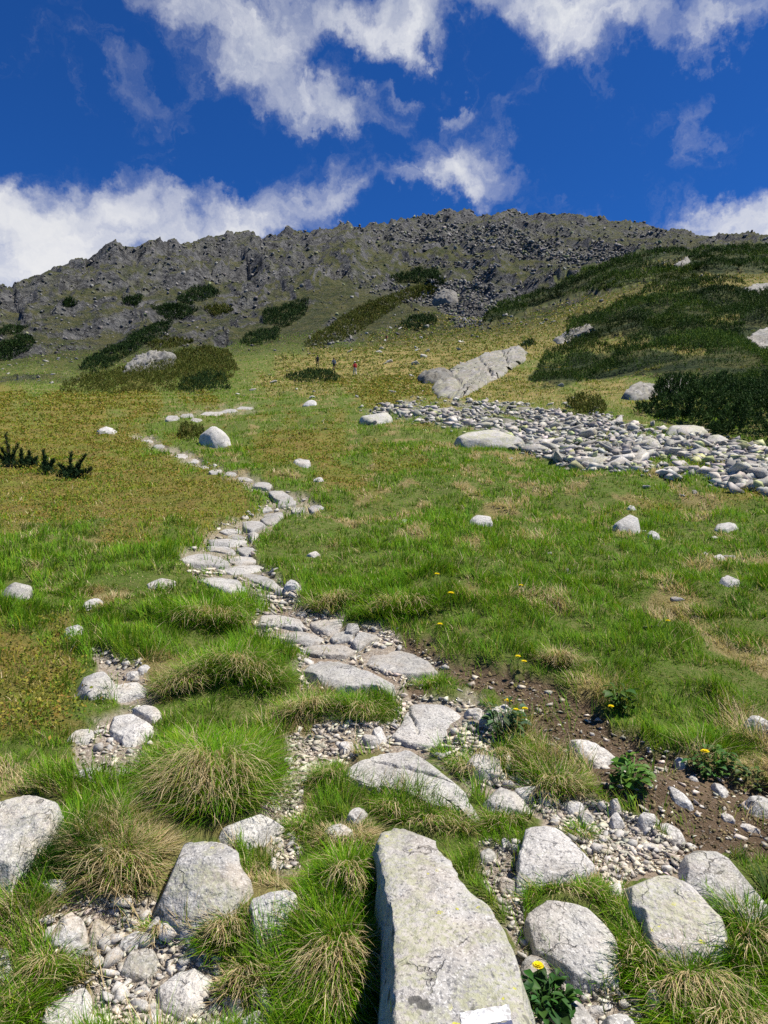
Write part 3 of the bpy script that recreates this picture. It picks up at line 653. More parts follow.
S('boulder', 'rounded greenish grey boulder with domed top beside straw tussock', 'boulder', [(202,833),(187,837),(176,845),(167,855),(160,868),(156,882),(153,897),(165,915),(190,934),(212,925),(232,905),(243,888),(244,873),(233,852),(219,838)], hb=.04, tilt=.38, dome=.16, look=(1.0, .75, .45, .1), seed=5, nfac=5)
S('boulder', 'upright pale grey block standing between two green tufts', 'boulder', [(250,887),(270,888),(293,893),(295,905),(285,932),(266,949),(253,950),(248,925),(249,905)], hb=.06, tilt=.28, dome=.05, look=(1.12, .05, .05, .1), seed=6)
S('boulder', 'rounded pale stone lying alone on the gravel at the bottom', 'boulder', [(158,980),(163,976),(175,972),(186,970),(196,968),(204,970),(208,975),(206,984),(202,994),(198,1006),(192,1014),(182,1013),(169,1008),(161,994)], hb=.05, tilt=.12, dome=.12, look=(1.15, .1, .2, .1), seed=7)
S('boulder', 'blue grey flat stone below the straw of big tussock', 'boulder', [(219,832),(230,822),(250,812),(267,809),(281,815),(265,825),(255,836),(236,844)], hb=.04, tilt=.15, look=(1.12, .15, .1, .25), seed=8)
S('boulder', 'pinkish stone with rounded top at the edge of lower gravel', 'boulder', [(49,931),(62,913),(71,909),(83,919),(84,931),(79,948),(69,950),(54,944)], hb=.04, tilt=.35, dome=.12, look=(1.0, .1, .9, .1), seed=9)
S('boulder', 'speckled brown pointed stone right beside the pinkish one', 'boulder', [(86,933),(93,921),(100,915),(110,923),(112,931),(104,940),(90,942)], hb=.03, tilt=.3, dome=.1, look=(.9, .4, .8, .2), seed=10)
S('boulder', 'small greenish flat stone leaning over a brown block', 'boulder', [(115,948),(125,935),(142,927),(146,933),(129,948),(117,953)], hb=.03, tilt=.15, look=(.95, .8, .2, .2), seed=11)
S('boulder', 'angular brown grey block above the rounded pale stone', 'boulder', [(122,957),(146,942),(157,944),(156,960),(146,976),(129,977),(124,969)], hb=.03, tilt=.25, look=(.85, .4, .6, .4), seed=12)
S('boulder', 'narrow pale sliver of stone poking from a grass tuft', 'boulder', [(143,927),(157,912),(170,904),(171,908),(161,921),(148,929)], hb=.05, tilt=.2, look=(1.1, .1, .4, 0.), seed=13)
S('boulder', 'flat pale slab in lower gravel at the bottom left corner', 'boulder', [(48,1004),(69,996),(88,983),(94,1000),(86,1023),(75,1036),(40,1036)], hb=.03, tilt=.05, look=(1.1, .1, .3, 0.), seed=14)
S('boulder', 'grey stone cut by the left picture edge among straw', 'boulder', [(-15,945),(0,942),(8,948),(12,960),(10,975),(0,982),(-15,985)], hb=.05, tilt=.3, look=(.95, .3, .1, .3), seed=15)
S('boulder', 'pale stone at the bottom edge between straw tufts', 'boulder', [(244,1012),(259,1004),(263,1017),(252,1034),(236,1034)], hb=.04, tilt=.2, look=(1.05, .1, .2, .1), seed=16)
S('boulder', 'sandy flat stone at the bottom edge below the rounded one', 'boulder', [(196,1022),(211,1018),(230,1021),(234,1040),(192,1040)], hb=.03, look=(1.1, .1, .6, 0.), seed=17)
S('stone', 'oval pale stone buried in dry straw near left slab', 'stone', [(96,841),(104,840),(107,851),(102,861),(96,859),(92,849)], hb=.04, tilt=.5, dome=.12, look=(1.05, .1, .5, 0.), seed=18)
S('stone', 'grey stone under the long grass below left slab', 'stone', [(40,880),(52,876),(65,880),(67,888),(58,895),(46,890)], hb=.02, tilt=.1, dome=.12, look=(.95, .3, .2, .2), seed=19)
# the cluster left of the big tussock
S('boulder', 'pointed pale boulder at the top of left stone cluster', 'boulder', [(74,682),(87,673),(97,665),(111,675),(113,684),(102,690),(89,696),(78,690)], hb=.05, tilt=.45, dome=.12, look=(1.05, .2, .15, .1), seed=20)
S('boulder', 'long flat stone lying right of the pointed pale boulder', 'boulder', [(102,692),(113,686),(133,681),(142,682),(147,692),(133,695),(120,697),(104,696)], hb=.07, tilt=.05, look=(1.12, .1, .3, 0.), seed=21)
S('boulder', 'four sided white slab tapering downhill at foot of left cluster', 'boulder', [(106,713),(127,710),(151,724),(138,735),(126,746),(123,742),(124,735),(111,731)], hb=.04, tilt=.15, dome=.02, look=(1.2, .05, .1, 0.), seed=22)
S('stone', 'small round stone above the long flat stone', 'stone', [(125,673),(133,668),(138,672),(135,677),(127,676)], hb=.05, tilt=.2, dome=.15, look=(1.15, 0., .1, 0.), seed=23)
S('stone', 'small white stone touching the grass above left cluster', 'stone', [(137,667),(144,662),(151,665),(149,670),(140,671)], hb=.05, tilt=.2, dome=.15, look=(1.2, 0., .1, 0.), seed=24)
S('stone', 'broken pale stone at side of the big tussock', 'stone', [(133,707),(142,702),(158,707),(162,716),(156,719),(146,714)], hb=.04, tilt=.1, look=(1.1, .1, .4, 0.), seed=25)
S('stone', 'thin flat stone in left gravel under the white slab', 'stone', [(115,785),(130,779),(142,775),(146,783),(130,789)], hb=.03, look=(1.05, .1, .5, 0.), seed=26)
S('stone', 'flat pale stone in gravel patch at the left', 'stone', [(66,776),(82,768),(100,766),(104,773),(84,779)], hb=.03, look=(1.05, .1, .3, 0.), seed=27)
S('stone', 'half buried flat stone in the left grass below cluster', 'stone', [(66,735),(84,728),(98,730),(94,738),(74,740)], hb=.025, look=(1., .2, .4, 0.), seed=28)
S('stone', 'pale stone with square notch in green turf at left', 'stone', [(65,626),(73,624),(82,624),(80,629),(74,634),(69,639),(66,633)], hb=0.021, tilt=.5, look=(1.25, 0., 0., 0.), seed=29)
S('stone', 'low curved stone edge in turf above the notched one', 'stone', [(83,601),(95,598),(105,598),(96,602),(87,611),(83,607)], hb=0.021, tilt=.25, look=(1.15, .1, .1, 0.), seed=30)
S('boulder', 'rounded grey stone in grass at the far left edge', 'boulder', [(2,586),(15,580),(28,581),(31,587),(29,597),(19,599),(6,596)], hb=0.042, tilt=.5, dome=.14, look=(1., .3, .1, .2), seed=31)
S('stone', 'flat two-lobed stone in the grass left of the path', 'stone', [(147,583),(165,576),(180,580),(172,585),(160,588),(150,588)], hb=0.032, tilt=.2, look=(1.08, .1, .3, 0.), seed=32)
# slabs of the path, bottom to top
GP = 'stone slabs of the stepped path'
def P(label, poly, hb=.06, look=None, **k):
    S('stepping_stone', label, 'path slab', poly, hb=hb*.6, cuts=k.pop('cuts', 6), bevel=.02, look=look or (rng.uniform(.84, 1.02), rng.uniform(.05, .25), rng.uniform(.1, .4), .1), group=GP, seed=60+len(FOOT), dome=k.pop('dome', .03), rough=k.pop('rough', .75), flare=k.pop('flare', -.12), **k)
P('huge cracked grey slab in middle of the path', [(336,776),(351,765),(362,758),(378,753),(405,748),(422,750),(434,757),(448,770),(459,782),(468,797),(484,813),(478,818),(459,807),(432,805),(422,799),(401,790),(384,785),(373,787),(351,781)], hb=.07, tilt=.06, crack=[(372,761),(384,764),(400,769),(420,772),(436,777),(454,781)], look=(1.02, .3, .1, .1))
P('broad white slab behind the cracked one', [(403,715),(415,702),(432,700),(449,704),(460,711),(470,717),(456,726),(447,738),(434,745),(407,741),(392,734),(400,726)], hb=.05, tilt=.05, look=(1.05, .1, .15, 0.), crack=[(408,708),(414,722),(418,735)])
P('thick step slab with dark undercut front', [(304,667),(312,660),(320,658),(337,659),(352,665),(365,670),(380,674),(390,678),(400,684),(404,690),(390,687),(370,684),(352,685),(335,684),(318,679),(306,673)], hb=.13, look=(.95, .2, .1, .2))
P('slab behind the thick step running to the earth', [(358,657),(377,648),(399,648),(415,655),(428,661),(440,668),(427,671),(406,673),(384,670),(366,664)], hb=.07)
P('narrow pointed slab left of centre above thick step', [(296,648),(308,645),(321,643),(343,644),(356,649),(343,655),(318,654),(302,651)], hb=.07)
P('long low slab above the narrow pointed one', [(265,633),(281,630),(309,631),(324,637),(315,642),(287,640),(271,637)], hb=.08)
P('tilted four sided slab at right end of the steps', [(352,641),(360,631),(374,630),(379,636),(368,642),(357,647)], hb=.07, tilt=.12)
P('small wedge slab between long low and tilted slab', [(328,635),(345,631),(356,631),(352,639),(334,641)], hb=.05)
P('wide flat slab at lower bend of the path', [(249,620),(260,615),(274,614),(290,617),(306,620),(303,627),(287,626),(259,624)], hb=.08)
P('flat slab right of the wide one at lower bend', [(309,621),(327,619),(344,619),(340,628),(330,632),(313,627)], hb=.07)
P('small block ending the row at lower bend', [(345,630),(347,622),(357,622),(360,628),(352,632)], hb=.08)
P('long arched slab with shaded front below upper steps', [(221,572),(238,571),(255,574),(268,577),(280,582),(279,589),(268,585),(250,581),(232,577)], hb=.12)
P('big left slab under the upper steps with rough edge', [(194,576),(203,577),(212,576),(225,578),(236,580),(247,585),(238,589),(226,588),(212,585),(200,580)], hb=.10)
P('broad left slab midway up the steps', [(180,559),(186,555),(193,552),(209,553),(222,558),(231,562),(222,566),(199,564),(186,563)], hb=.10)
P('thin slab crossing the path above the arched one', [(220,569),(238,565),(262,564),(268,567),(254,570),(232,571)], hb=.08)
P('slab with straight edge above the thin crossing one', [(228,558),(246,556),(261,557),(259,561),(236,563)], hb=.07)
P('short slab at right side midway up the steps', [(236,548),(249,546),(259,551),(247,554),(238,552)], hb=.08)
P('sloping slab left of the short one', [(206,545),(225,546),(241,554),(228,553),(209,549)], hb=.07)
P('grey slab above the sloping one', [(209,539),(228,538),(247,541),(234,544),(211,543)], hb=.08)
P('pale slab right below the square step', [(208,534),(222,532),(246,536),(243,539),(220,537)], hb=.08)
P('square pale step below the narrow bend', [(217,529),(238,528),(243,531),(228,533)], hb=.08)
P('round stone beside the upper steps', [(247,534),(255,530),(260,534),(252,540)], hb=.10, dome=.15)
P('wide step stone at the narrow bend', [(242,522),(262,520),(267,524),(252,530),(243,528)], hb=.10)
P('second step stone of the narrow bend', [(259,518),(277,515),(280,520),(264,522)], hb=.10)
P('third step stone of the narrow bend', [(258,513),(275,510),(283,512),(281,516),(262,516)], hb=.10)
P('dark tipped step stone on top of the narrow bend', [(262,508),(269,506),(273,510),(262,511)], hb=.08)
P('long thin slab where the path turns right', [(275,502),(285,499),(296,500),(295,505),(278,506)], hb=.09)
P('slab reaching furthest right of the path turn', [(306,506),(316,504),(325,507),(312,511)], hb=.11)
P('middle slab of the path turn', [(290,508),(306,506),(304,511),(293,512)], hb=.10)
P('large tilted pale slab above the path turn', [(268,491),(280,488),(288,494),(295,499),(280,501),(273,497)], hb=.12, tilt=.1)
P('long slab leading left above the turn', [(253,482),(266,482),(274,485),(268,488),(252,486)], hb=.12)
for lab, x, y, wd, hg in [('first stepping stone of thin upper trail from the turn',244,479,18,4),('second flat stepping stone of thin upper trail',231,474,16,4),('third stepping stone of thin trail where heath begins',216,471,15,4),
   ('fourth stepping stone of thin trail between heath',206,467,12,3.5),('fifth stepping stone of thin trail at a kink',192,461,15,4),('sixth stepping stone of thin trail, a pale long one',181,456,14,4),
   ('seventh stepping stone of thin trail up the heath',170,451,13,3.5),('eighth stepping stone of thin trail up the heath',159,446,14,3.5),('ninth stepping stone of thin trail near the white stone',147,441,13,3.5),('tenth stepping stone, last of thin trail before white stone',134,437,13,3.5)]:
    P(lab, [(x-wd/2,y+.5),(x-wd/4,y-hg/2),(x+wd/4,y-hg/2),(x+wd/2,y+.3),(x+wd/4,y+hg/2),(x-wd/4,y+hg/2)], hb=.045, nfac=0)
for lab, x, y, wd, hg in [('left end slab of the high trail row',172,418,15,5),('stepped slab of high trail above tilted boulder',187,416,15,5),('pale slab of high trail behind tilted boulder',196,420,13,4),
   ('long pale slab of the high trail row',212,414,26,5),('white slab near right end of high trail row',228,411,20,4),('thin slab at right end of high trail row',245,408,20,3)]:
    P(lab, [(x-wd/2,y+1),(x-wd/4,y-hg/2),(x+wd/3,y-hg/2),(x+wd/2,y),(x+wd/5,y+hg/2),(x-wd/4,y+hg/2)], hb=.02, tilt=.12, nfac=0)
# stones between and beside the slabs, right half of the near ground
S('boulder', 'wedge of pale stone with dark front under flowering tuft', 'boulder', [(463,760),(470,756),(480,753),(499,757),(500,766),(488,770),(472,767)], hb=.10, look=(1.1, .1, .3, .1), seed=70)
S('boulder', 'pointed pale stone rising behind the flowering tuft', 'boulder', [(480,717),(492,709),(505,702),(512,708),(512,719),(500,722)], hb=.10, tilt=.35, look=(1.15, .1, .1, 0.), seed=71)
S('stone', 'flat stone right of the broad white slab', 'stone', [(465,708),(482,708),(480,716),(470,713)], hb=.05, look=(1.1, .1, .2, 0.), seed=72)
S('boulder', 'long speckled stone right below the cracked slab', 'boulder', [(480,797),(492,786),(507,787),(522,797),(535,809),(522,809),(503,808),(488,805)], hb=.06, tilt=.15, dome=.08, look=(.98, .3, .2, .3), seed=73)
S('stone', 'square pale stone behind the long speckled one', 'stone', [(515,789),(526,785),(536,783),(537,788),(525,797)], hb=.06, tilt=.15, look=(1.1, .1, .2, 0.), seed=74)
S('stone', 'round pale stone on gravel above triangular boulder', 'stone', [(565,804),(569,800),(575,798),(583,803),(580,808),(570,809)], hb=.05, tilt=.2, dome=.14, look=(1.2, 0., .1, 0.), seed=75)
S('stone', 'warm grey stone on gravel beside the round pale one', 'stone', [(577,811),(586,808),(594,814),(584,819)], hb=.05, tilt=.2, dome=.1, look=(1.05, .1, .5, 0.), seed=76)
S('boulder', 'triangular grey boulder with a grass fringe at its foot', 'boulder', [(533,815),(540,815),(548,820),(559,829),(570,839),(580,847),(590,857),(595,866),(580,872),(559,874),(542,876),(528,886),(521,880),(521,868),(522,855),(525,838),(528,824)], hb=.07, tilt=.22, dome=.04, look=(1.05, .2, .1, .1), seed=77)
S('boulder', 'leaf shaped grey boulder right of the painted one', 'boulder', [(529,915),(538,905),(549,897),(562,893),(574,893),(586,899),(596,908),(608,928),(617,948),(616,977),(600,977),(584,975),(565,969),(549,960),(538,950),(531,938)], hb=.07, tilt=.20, dome=.05, look=(1.0, .15, .2, .15), seed=78)
S('boulder', 'wide grey boulder with yellow green lichen near the right edge', 'boulder', [(624,894),(627,883),(632,876),(641,872),(649,871),(670,875),(682,882),(691,888),(702,897),(712,907),(722,919),(732,929),(740,942),(744,952),(730,955),(716,953),(697,952),(678,952),(662,957),(656,945),(653,930),(645,910),(632,900)], hb=.10, tilt=.16, dome=.04, look=(1.05, .85, .3, .1), seed=79)
S('boulder', 'flat banded grey boulder cut by the right edge', 'boulder', [(680,876),(685,852),(697,847),(712,848),(724,852),(736,865),(752,881),(768,902),(784,918),(768,916),(751,916),(734,911),(716,905),(697,889)], hb=.05, tilt=.06, dome=.03, look=(1.0, .35, .25, .3), seed=80)
S('stone', 'blocky stone on the edge of bare earth', 'stone', [(639,816),(644,811),(651,809),(660,817),(654,825),(645,822)], hb=.05, tilt=.25, dome=.1, look=(1.1, .1, .2, 0.), seed=81)
S('stone', 'brick shaped pale stone next to the blocky one', 'stone', [(658,824),(666,820),(676,825),(686,832),(683,839),(672,837)], hb=.06, tilt=.15, look=(1.15, .05, .1, 0.), seed=82)
S('stone', 'small pointed stone in the hollow under leafy plant', 'stone', [(611,815),(618,810),(625,821),(615,823)], hb=.05, tilt=.5, look=(1.15, 0., .2, 0.), seed=83)
S('stone', 'upright thin stone inside the hollow under leafy plant', 'stone', [(611,797),(617,797),(621,807),(615,810)], hb=.07, tilt=.7, look=(1.1, 0., .4, 0.), seed=84)
S('stone', 'pale angular rock tapering uphill on the bare earth', 'stone', [(666,780),(675,787),(688,796),(693,806),(678,803),(674,797)], hb=.05, tilt=.15, look=(1.2, 0., .2, 0.), seed=85)
S('stone', 'long pale rock with hollow lying on upper bare earth', 'stone', [(569,738),(578,737),(589,741),(603,748),(617,755),(608,760),(597,763),(586,756)], hb=.06, tilt=.1, look=(1.15, .05, .3, 0.), seed=86)
S('stone', 'oval pale stone on earth below the dandelion', 'stone', [(675,757),(683,755),(689,761),(680,764)], hb=.05, tilt=.2, dome=.12, look=(1.1, .1, .1, 0.), seed=87)
S('stone', 'thin pale flake lying on the earth', 'stone', [(687,775),(695,775),(699,780),(692,779)], hb=.02, look=(1.25, 0., .1, 0.), seed=88)
S('stone', 'three cornered pale stone on the earth', 'stone', [(711,780),(720,783),(729,785),(724,795),(719,791)], hb=.03, tilt=.1, look=(1.15, 0., .3, 0.), seed=89)
S('stone', 'speckled stone cut by right edge on the earth', 'stone', [(746,798),(756,795),(772,797),(774,810),(756,809),(750,804)], hb=.07, tilt=.2, dome=.1, look=(1.05, .1, .1, .1), seed=90)
S('stone', 'low flat stone in the middle of lower earth', 'stone', [(719,811),(729,812),(735,820),(725,818)], hb=.03, look=(1.15, 0., .3, 0.), seed=91)
S('stone', 'long flake at the lower rim of the earth', 'stone', [(734,822),(748,823),(760,828),(749,831)], hb=.02, look=(1.15, 0., .5, 0.), seed=92)
S('stone', 'pale rounded stone in the grass at right edge', 'stone', [(746,718),(752,713),(762,714),(772,720),(770,727),(756,724)], hb=.09, tilt=.4, dome=.12, look=(1.1, .1, .1, .1), seed=93)
S('stone', 'flat pale stone left of the triangular boulder', 'stone', [(480,850),(486,846),(493,846),(499,855),(482,857)], hb=.04, look=(1.05, .2, .1, .1), seed=94)
S('stone', 'small square stone above the flat one by triangular boulder', 'stone', [(500,841),(507,835),(511,842),(503,846)], hb=.04, tilt=.2, look=(1.1, .1, .1, 0.), seed=95)
S('stone', 'sandy block between painted and triangular boulder', 'stone', [(499,877),(511,874),(518,882),(512,889),(503,888)], hb=.04, tilt=.3, look=(1.05, 0., .7, 0.), seed=96)
S('boulder', 'brown rough stone behind the yellow flower', 'boulder', [(523,963),(527,953),(532,948),(542,955),(552,967),(551,978),(540,985),(526,978)], hb=.05, tilt=.35, dome=.1, look=(.75, .1, 1., .2), seed=97)
S('boulder', 'dull grey slab at bottom edge beside green leaves', 'boulder', [(555,996),(565,991),(575,998),(586,1006),(597,1017),(600,1034),(570,1034),(562,1012)], hb=.05, tilt=.1, look=(.9, .3, .4, .2), seed=98)
S('stone', 'reddish long stone by the bottom of leaf shaped boulder', 'stone', [(585,1003),(599,1002),(606,1009),(592,1012)], hb=.04, tilt=.2, look=(1., 0., .9, 0.), seed=99)
S('boulder', 'bluish pale rock at the bottom edge under grass', 'boulder', [(605,1012),(617,1005),(630,1014),(636,1034),(606,1034)], hb=.06, tilt=.25, dome=.08, look=(1.1, .1, 0., .1), seed=100)
S('stone', 'white stone in grass below wide lichen boulder', 'stone', [(649,988),(658,985),(662,994),(656,1004),(650,998)], hb=.06, tilt=.6, dome=.12, look=(1.1, .1, .1, .1), seed=101)
S('stone', 'white triangle of stone at side of lower bend', 'stone', [(285,585),(287,581),(290,578),(302,584),(293,587)], hb=.07, tilt=.4, look=(1.25, 0., 0., 0.), seed=102)
S('stone', 'pale stone with grass before it below cracked slab', 'stone', [(320,829),(330,824),(340,822),(352,827),(350,835),(330,836)], hb=.05, tilt=.15, look=(1.05, .1, .5, 0.), seed=103)
S('stone', 'bluish stone in straw mound under the cracked slab', 'stone', [(346,814),(355,807),(364,804),(367,809),(356,817)], hb=.05, tilt=.15, look=(1.05, .1, .1, 0.), seed=104)
S('stone', 'cream stone in gravel left of the broad white slab', 'stone', [(340,741),(349,736),(356,744),(345,751)], hb=.05, tilt=.15, look=(1.15, 0., .5, 0.), seed=105)
S('stone', 'bent pale stone in gravel before the white slab', 'stone', [(362,735),(371,731),(380,741),(370,742)], hb=.06, tilt=.2, look=(1.15, 0., .3, 0.), seed=106)
S('stone', 'long pale stone between thick step and white slab', 'stone', [(373,727),(379,725),(388,736),(377,739)], hb=.06, tilt=.2, look=(1.15, 0., .2, 0.), seed=107)
# stones out on the meadow
S('boulder', 'grey triangular rock alone in the right meadow', 'boulder', [(611,524),(618,519),(626,515),(636,512),(638,520),(637,530),(621,531)], hb=0.020, tilt=.9, dome=.05, look=(1.05, .1, .1, .1), seed=110)
S('stone', 'small white stone right of the grey triangular rock', 'stone', [(648,530),(655,531),(659,535),(654,540)], hb=0.018, tilt=.6, look=(1.2, 0., 0., 0.), seed=111)
S('boulder', 'bluish rounded stone in the middle of the meadow', 'boulder', [(470,518),(479,513),(489,514),(492,523),(480,525),(472,523)], hb=0.025, tilt=.6, dome=.1, look=(1.05, .1, 0., .1), seed=112)
S('boulder', 'flat topped grey stone near right edge of meadow', 'boulder', [(715,526),(722,521),(735,522),(740,527),(728,531),(718,531)], hb=0.040, tilt=.3, dome=.1, look=(1.05, .1, 0., .1), seed=113)
S('stone', 'grey stone in grass below the flat topped one', 'stone', [(720,579),(729,574),(739,577),(738,584),(725,585)], hb=0.025, tilt=.4, dome=.1, look=(1., .1, .1, .1), seed=114)
S('stone', 'little pale stone beside an earthy scar at right', 'stone', [(712,557),(719,553),(726,556),(719,560)], hb=0.020, tilt=.4, look=(1.1, 0., .1, 0.), seed=115)
S('stone', 'small stone just behind the grey triangular rock', 'stone', [(627,507),(631,504),(636,507),(632,510)], hb=0.025, tilt=.4, look=(1., 0., 0., .1), seed=116)
S('stone', 'small flat stone in middle meadow left of bluish one', 'stone', [(398,522),(405,518),(412,519),(408,523)], hb=0.015, tilt=.3, look=(1.15, 0., 0., 0.), seed=117)
S('stone', 'flat pale stone in heath right of the thin trail', 'stone', [(291,462),(300,458),(310,460),(309,464),(297,465)], hb=0.050, tilt=.1, look=(1.1, .1, .2, .1), seed=118)
S('stone', 'small grey stone in green grass beyond path turn', 'stone', [(313,479),(318,476),(323,478),(320,481)], hb=0.037, tilt=.3, look=(1.1, 0., .1, 0.), seed=119)
S('stone', 'pale stone at grass edge right of upper steps', 'stone', [(307,553),(315,550),(320,553),(313,557)], hb=0.025, tilt=.3, look=(1.1, 0., .2, 0.), seed=120)
S('boulder', 'tilted pale boulder with dark hollow below the high trail', 'boulder', [(201,428),(205,424),(210,421),(216,424),(222,429),(227,435),(231,442),(230,448),(222,449),(214,442),(206,434)], hb=0.025, tilt=.6, roll=0., dome=.12, look=(1.2, .3, .1, .35), seed=121)
S('boulder', 'bright white stone on turf below the hikers', 'boulder', [(302,402),(308,399),(316,401),(315,405),(306,406)], hb=0.050, tilt=.6, dome=.1, look=(1.4, 0., 0., 0.), seed=122)
S('boulder', 'white stone at the end of the thin trail', 'boulder', [(97,428),(104,425),(116,428),(113,433),(100,432)], hb=0.075, tilt=.3, dome=.1, look=(1.3, 0., .1, 0.), seed=123)
S('boulder', 'pale green flat boulder at left tip of the scree', 'boulder', [(360,413),(372,410),(390,412),(388,421),(376,424),(366,420)], hb=0.062, tilt=.25, dome=.06, look=(1.2, .8, .1, 0.), seed=124)
S('boulder', 'lichen covered block with black shaded face below the scree', 'boulder', [(455,435),(470,430),(485,429),(502,430),(522,437),(508,440),(482,440),(464,439)], hb=.5, tilt=.22, dome=.05, flare=.02, look=(1.1, 1., .2, .2), seed=125)
S('boulder', 'small slanted lichen stone left of the shaded block', 'boulder', [(452,445),(458,439),(465,437),(464,446)], hb=0.037, tilt=.4, look=(1.1, .9, .2, 0.), seed=126)
S('boulder', 'long mossy pale boulder on upper right rim of scree', 'boulder', [(668,426),(682,422),(702,425),(706,431),(690,433),(674,432)], hb=0.125, tilt=.15, dome=.06, look=(1.1, 1., .2, .1), seed=127)
S('boulder', 'mossy boulder at scree rim under the dark pines', 'boulder', [(707,438),(714,431),(724,433),(728,441),(716,444)], hb=0.100, tilt=.3, dome=.08, look=(1.1, 1., .2, .1), seed=128)
# outcrops
bedrock('long slanting slab of cracked grey green bedrock above the scree', [(431,389),(440,378),(448,373),(459,366),(470,361),(480,357),(490,355),(499,351),(510,348),(520,346),(528,352),(526,360),(515,367),(504,375),(490,383),(478,390),(466,396),(452,399),(438,397)],
  .55, (.66, 1., .35, .5), [[(438,388),(462,374),(486,364),(524,352)],[(456,397),(470,383),(496,369),(515,360)],[(447,374),(458,384),(462,392)],[(478,358),(488,372),(492,381)],[(500,352),(506,362),(508,370)]], 140, .3)
S('rock_outcrop', 'dark broken rock left of the grey green slab', 'rock outcrop', [(420,376),(428,369),(440,364),(451,370),(446,378),(436,384),(426,382)], hb=0.14, tilt=0.16, dome=0.05, look=(.42, .4, .3, .6), crag=.05, strata=.05, cuts=6, seed=141, rough=1.8)
S('rock_outcrop', 'pale knob of rock on skyline slope above the far hiker', 'rock outcrop', [(434,298),(438,291),(447,288),(456,291),(456,299),(446,302)], hb=0.45, tilt=0.40, dome=0.08, look=(.5, .3, .2, .3), crag=.10, strata=.06, seed=142, rough=1.8)
S('rock_outcrop', 'broken grey rocks in gap of the lower pines', 'rock outcrop', [(624,392),(634,383),(648,380),(656,386),(652,397),(636,399)], hb=0.12, tilt=0.24, dome=0.06, look=(0.68, .5, .2, .5), crag=.05, strata=.05, cuts=6, seed=143, rough=2.)
bedrock('flat pale rocks beside the broken grey ones', [(655,392),(668,384),(690,384),(700,392),(684,400),(664,401)], .5, (0.61, 0.6, 0.2, 0.4), (), 144, .35)
bedrock('white rock patch at right edge amid the pines', [(744,346),(752,334),(768,328),(785,330),(785,350),(760,353)], .5, (0.67, 0.4, 0.2, 0.3), (), 145, .35)
bedrock('wide grey rock patch high at the right edge', [(742,291),(752,286),(770,284),(790,284),(790,294),(760,295)], .5, (0.64, 0.4, 0.2, 0.3), (), 146, .35)
bedrock('small pale rock patch near top of pine slope', [(672,267),(680,263),(688,259),(690,263),(683,268)], .5, (0.67, 0.3, 0.2, 0.2), (), 147, .35)
bedrock('narrow light rock rib along lower edge of pines', [(552,341),(566,334),(590,326),(596,330),(575,339),(560,345)], .5, (0.64, 0.5, 0.4, 0.2), (), 148, .35)
S('rock_outcrop', 'jagged grey outcrop between the dark left pine patches', 'rock outcrop', [(120,372),(132,360),(150,352),(170,347),(176,352),(160,360),(142,369),(128,375)], hb=0.18, tilt=0.28, dome=0.06, look=(.55, .4, .1, .5), crag=.05, strata=.05, cuts=6, seed=149, rough=2.2)
# ---------------------------------------------------------------- loose stones, gravel, scree, mountain rubble
def rubble_mat():
    m, t = newmat('weathered_rubble')
    a = t('ShaderNodeAttribute', attribute_name='tint', attribute_type='GEOMETRY'); P = t('ShaderNodeNewGeometry').outputs['Position']
    f = t.noise(P, 6, 5, .65); f2 = t.noise(P, 90, 3, .6)
    c = t.mix(1., a.outputs['Color'], t.mix(t.ramp(f, .35, .65), (.62, .62, .62), (1.15, 1.13, 1.08)), 'MULTIPLY')
    c = t.mix(t.ramp(f2, .55, .66, 0, .5), c, (.12, .12, .12)); finish(t, c, .9, t.bump(f, .02, .5), .2); return m
RUBBLE = rubble_mat()
footm = np.zeros((1160, 900), bool)                     # what the big stones cover, so that no grass grows through them
yy, xx = np.mgrid[0:1160, 0:900]; 
for p_ in FOOT:
    p_ = np.asarray(p_); x0, y0 = (p_.min(0)-2).astype(int)+[60, 0]; x1, y1 = (p_.max(0)+3).astype(int)+[60, 0]
    x0, y0 = max(x0, 0), max(y0, 0); x1, y1 = min(x1, 900), min(y1, 1160)
    if x1 > x0 and y1 > y0: footm[y0:y1, x0:x1] |= in_poly(xx[y0:y1, x0:x1]-60+.0, yy[y0:y1, x0:x1]+.0, p_)
def topx(P): return CX+F*P[:, 0]/P[:, 1], CY-F*(P[:, 2]-EYE)/P[:, 1]
def covered(P):
    px, py = topx(P); i = np.clip(py.astype(int), 0, 1159); j = np.clip(px.astype(int)+60, 0, 899); return footm[i, j]

# single small stones on the path, each a thing
placed = 0; G_ = 'small pale stones strewn over the path'
near_polys = GRAVELS+[DIRT, TRAIL]
for poly, n, smin, smax in [(GRAVELS[0],34,.05,.13),(GRAVELS[1],52,.04,.10),(GRAVELS[2],42,.04,.10),(GRAVELS[3],24,.03,.07),(GRAVELS[4],64,.03,.12),(GRAVELS[5],14,.04,.09),(GRAVELS[6],8,.04,.09),(DIRT,14,.03,.07),(TRAIL,22,.08,.18)]:
    q = pts_in(poly, n*3, 700+placed); g_ = ground(q[:, 0], q[:, 1]); g_ = g_[~covered(g_)][:n]
    for p_ in g_:
        s_ = smin*(smax/smin)**(rng.random()**1.6)
        place_rock('small_stone', 'small pale angular stone lying loose on the gravel and earth of the path', 'stone', p_[0], p_[1], s_, G_, (rng.uniform(.95, 1.35), rng.uniform(0, .2), rng.uniform(.1, .7), 0.), sink=.3, flat=.8, protos=CHIP_PROTO); placed += 1
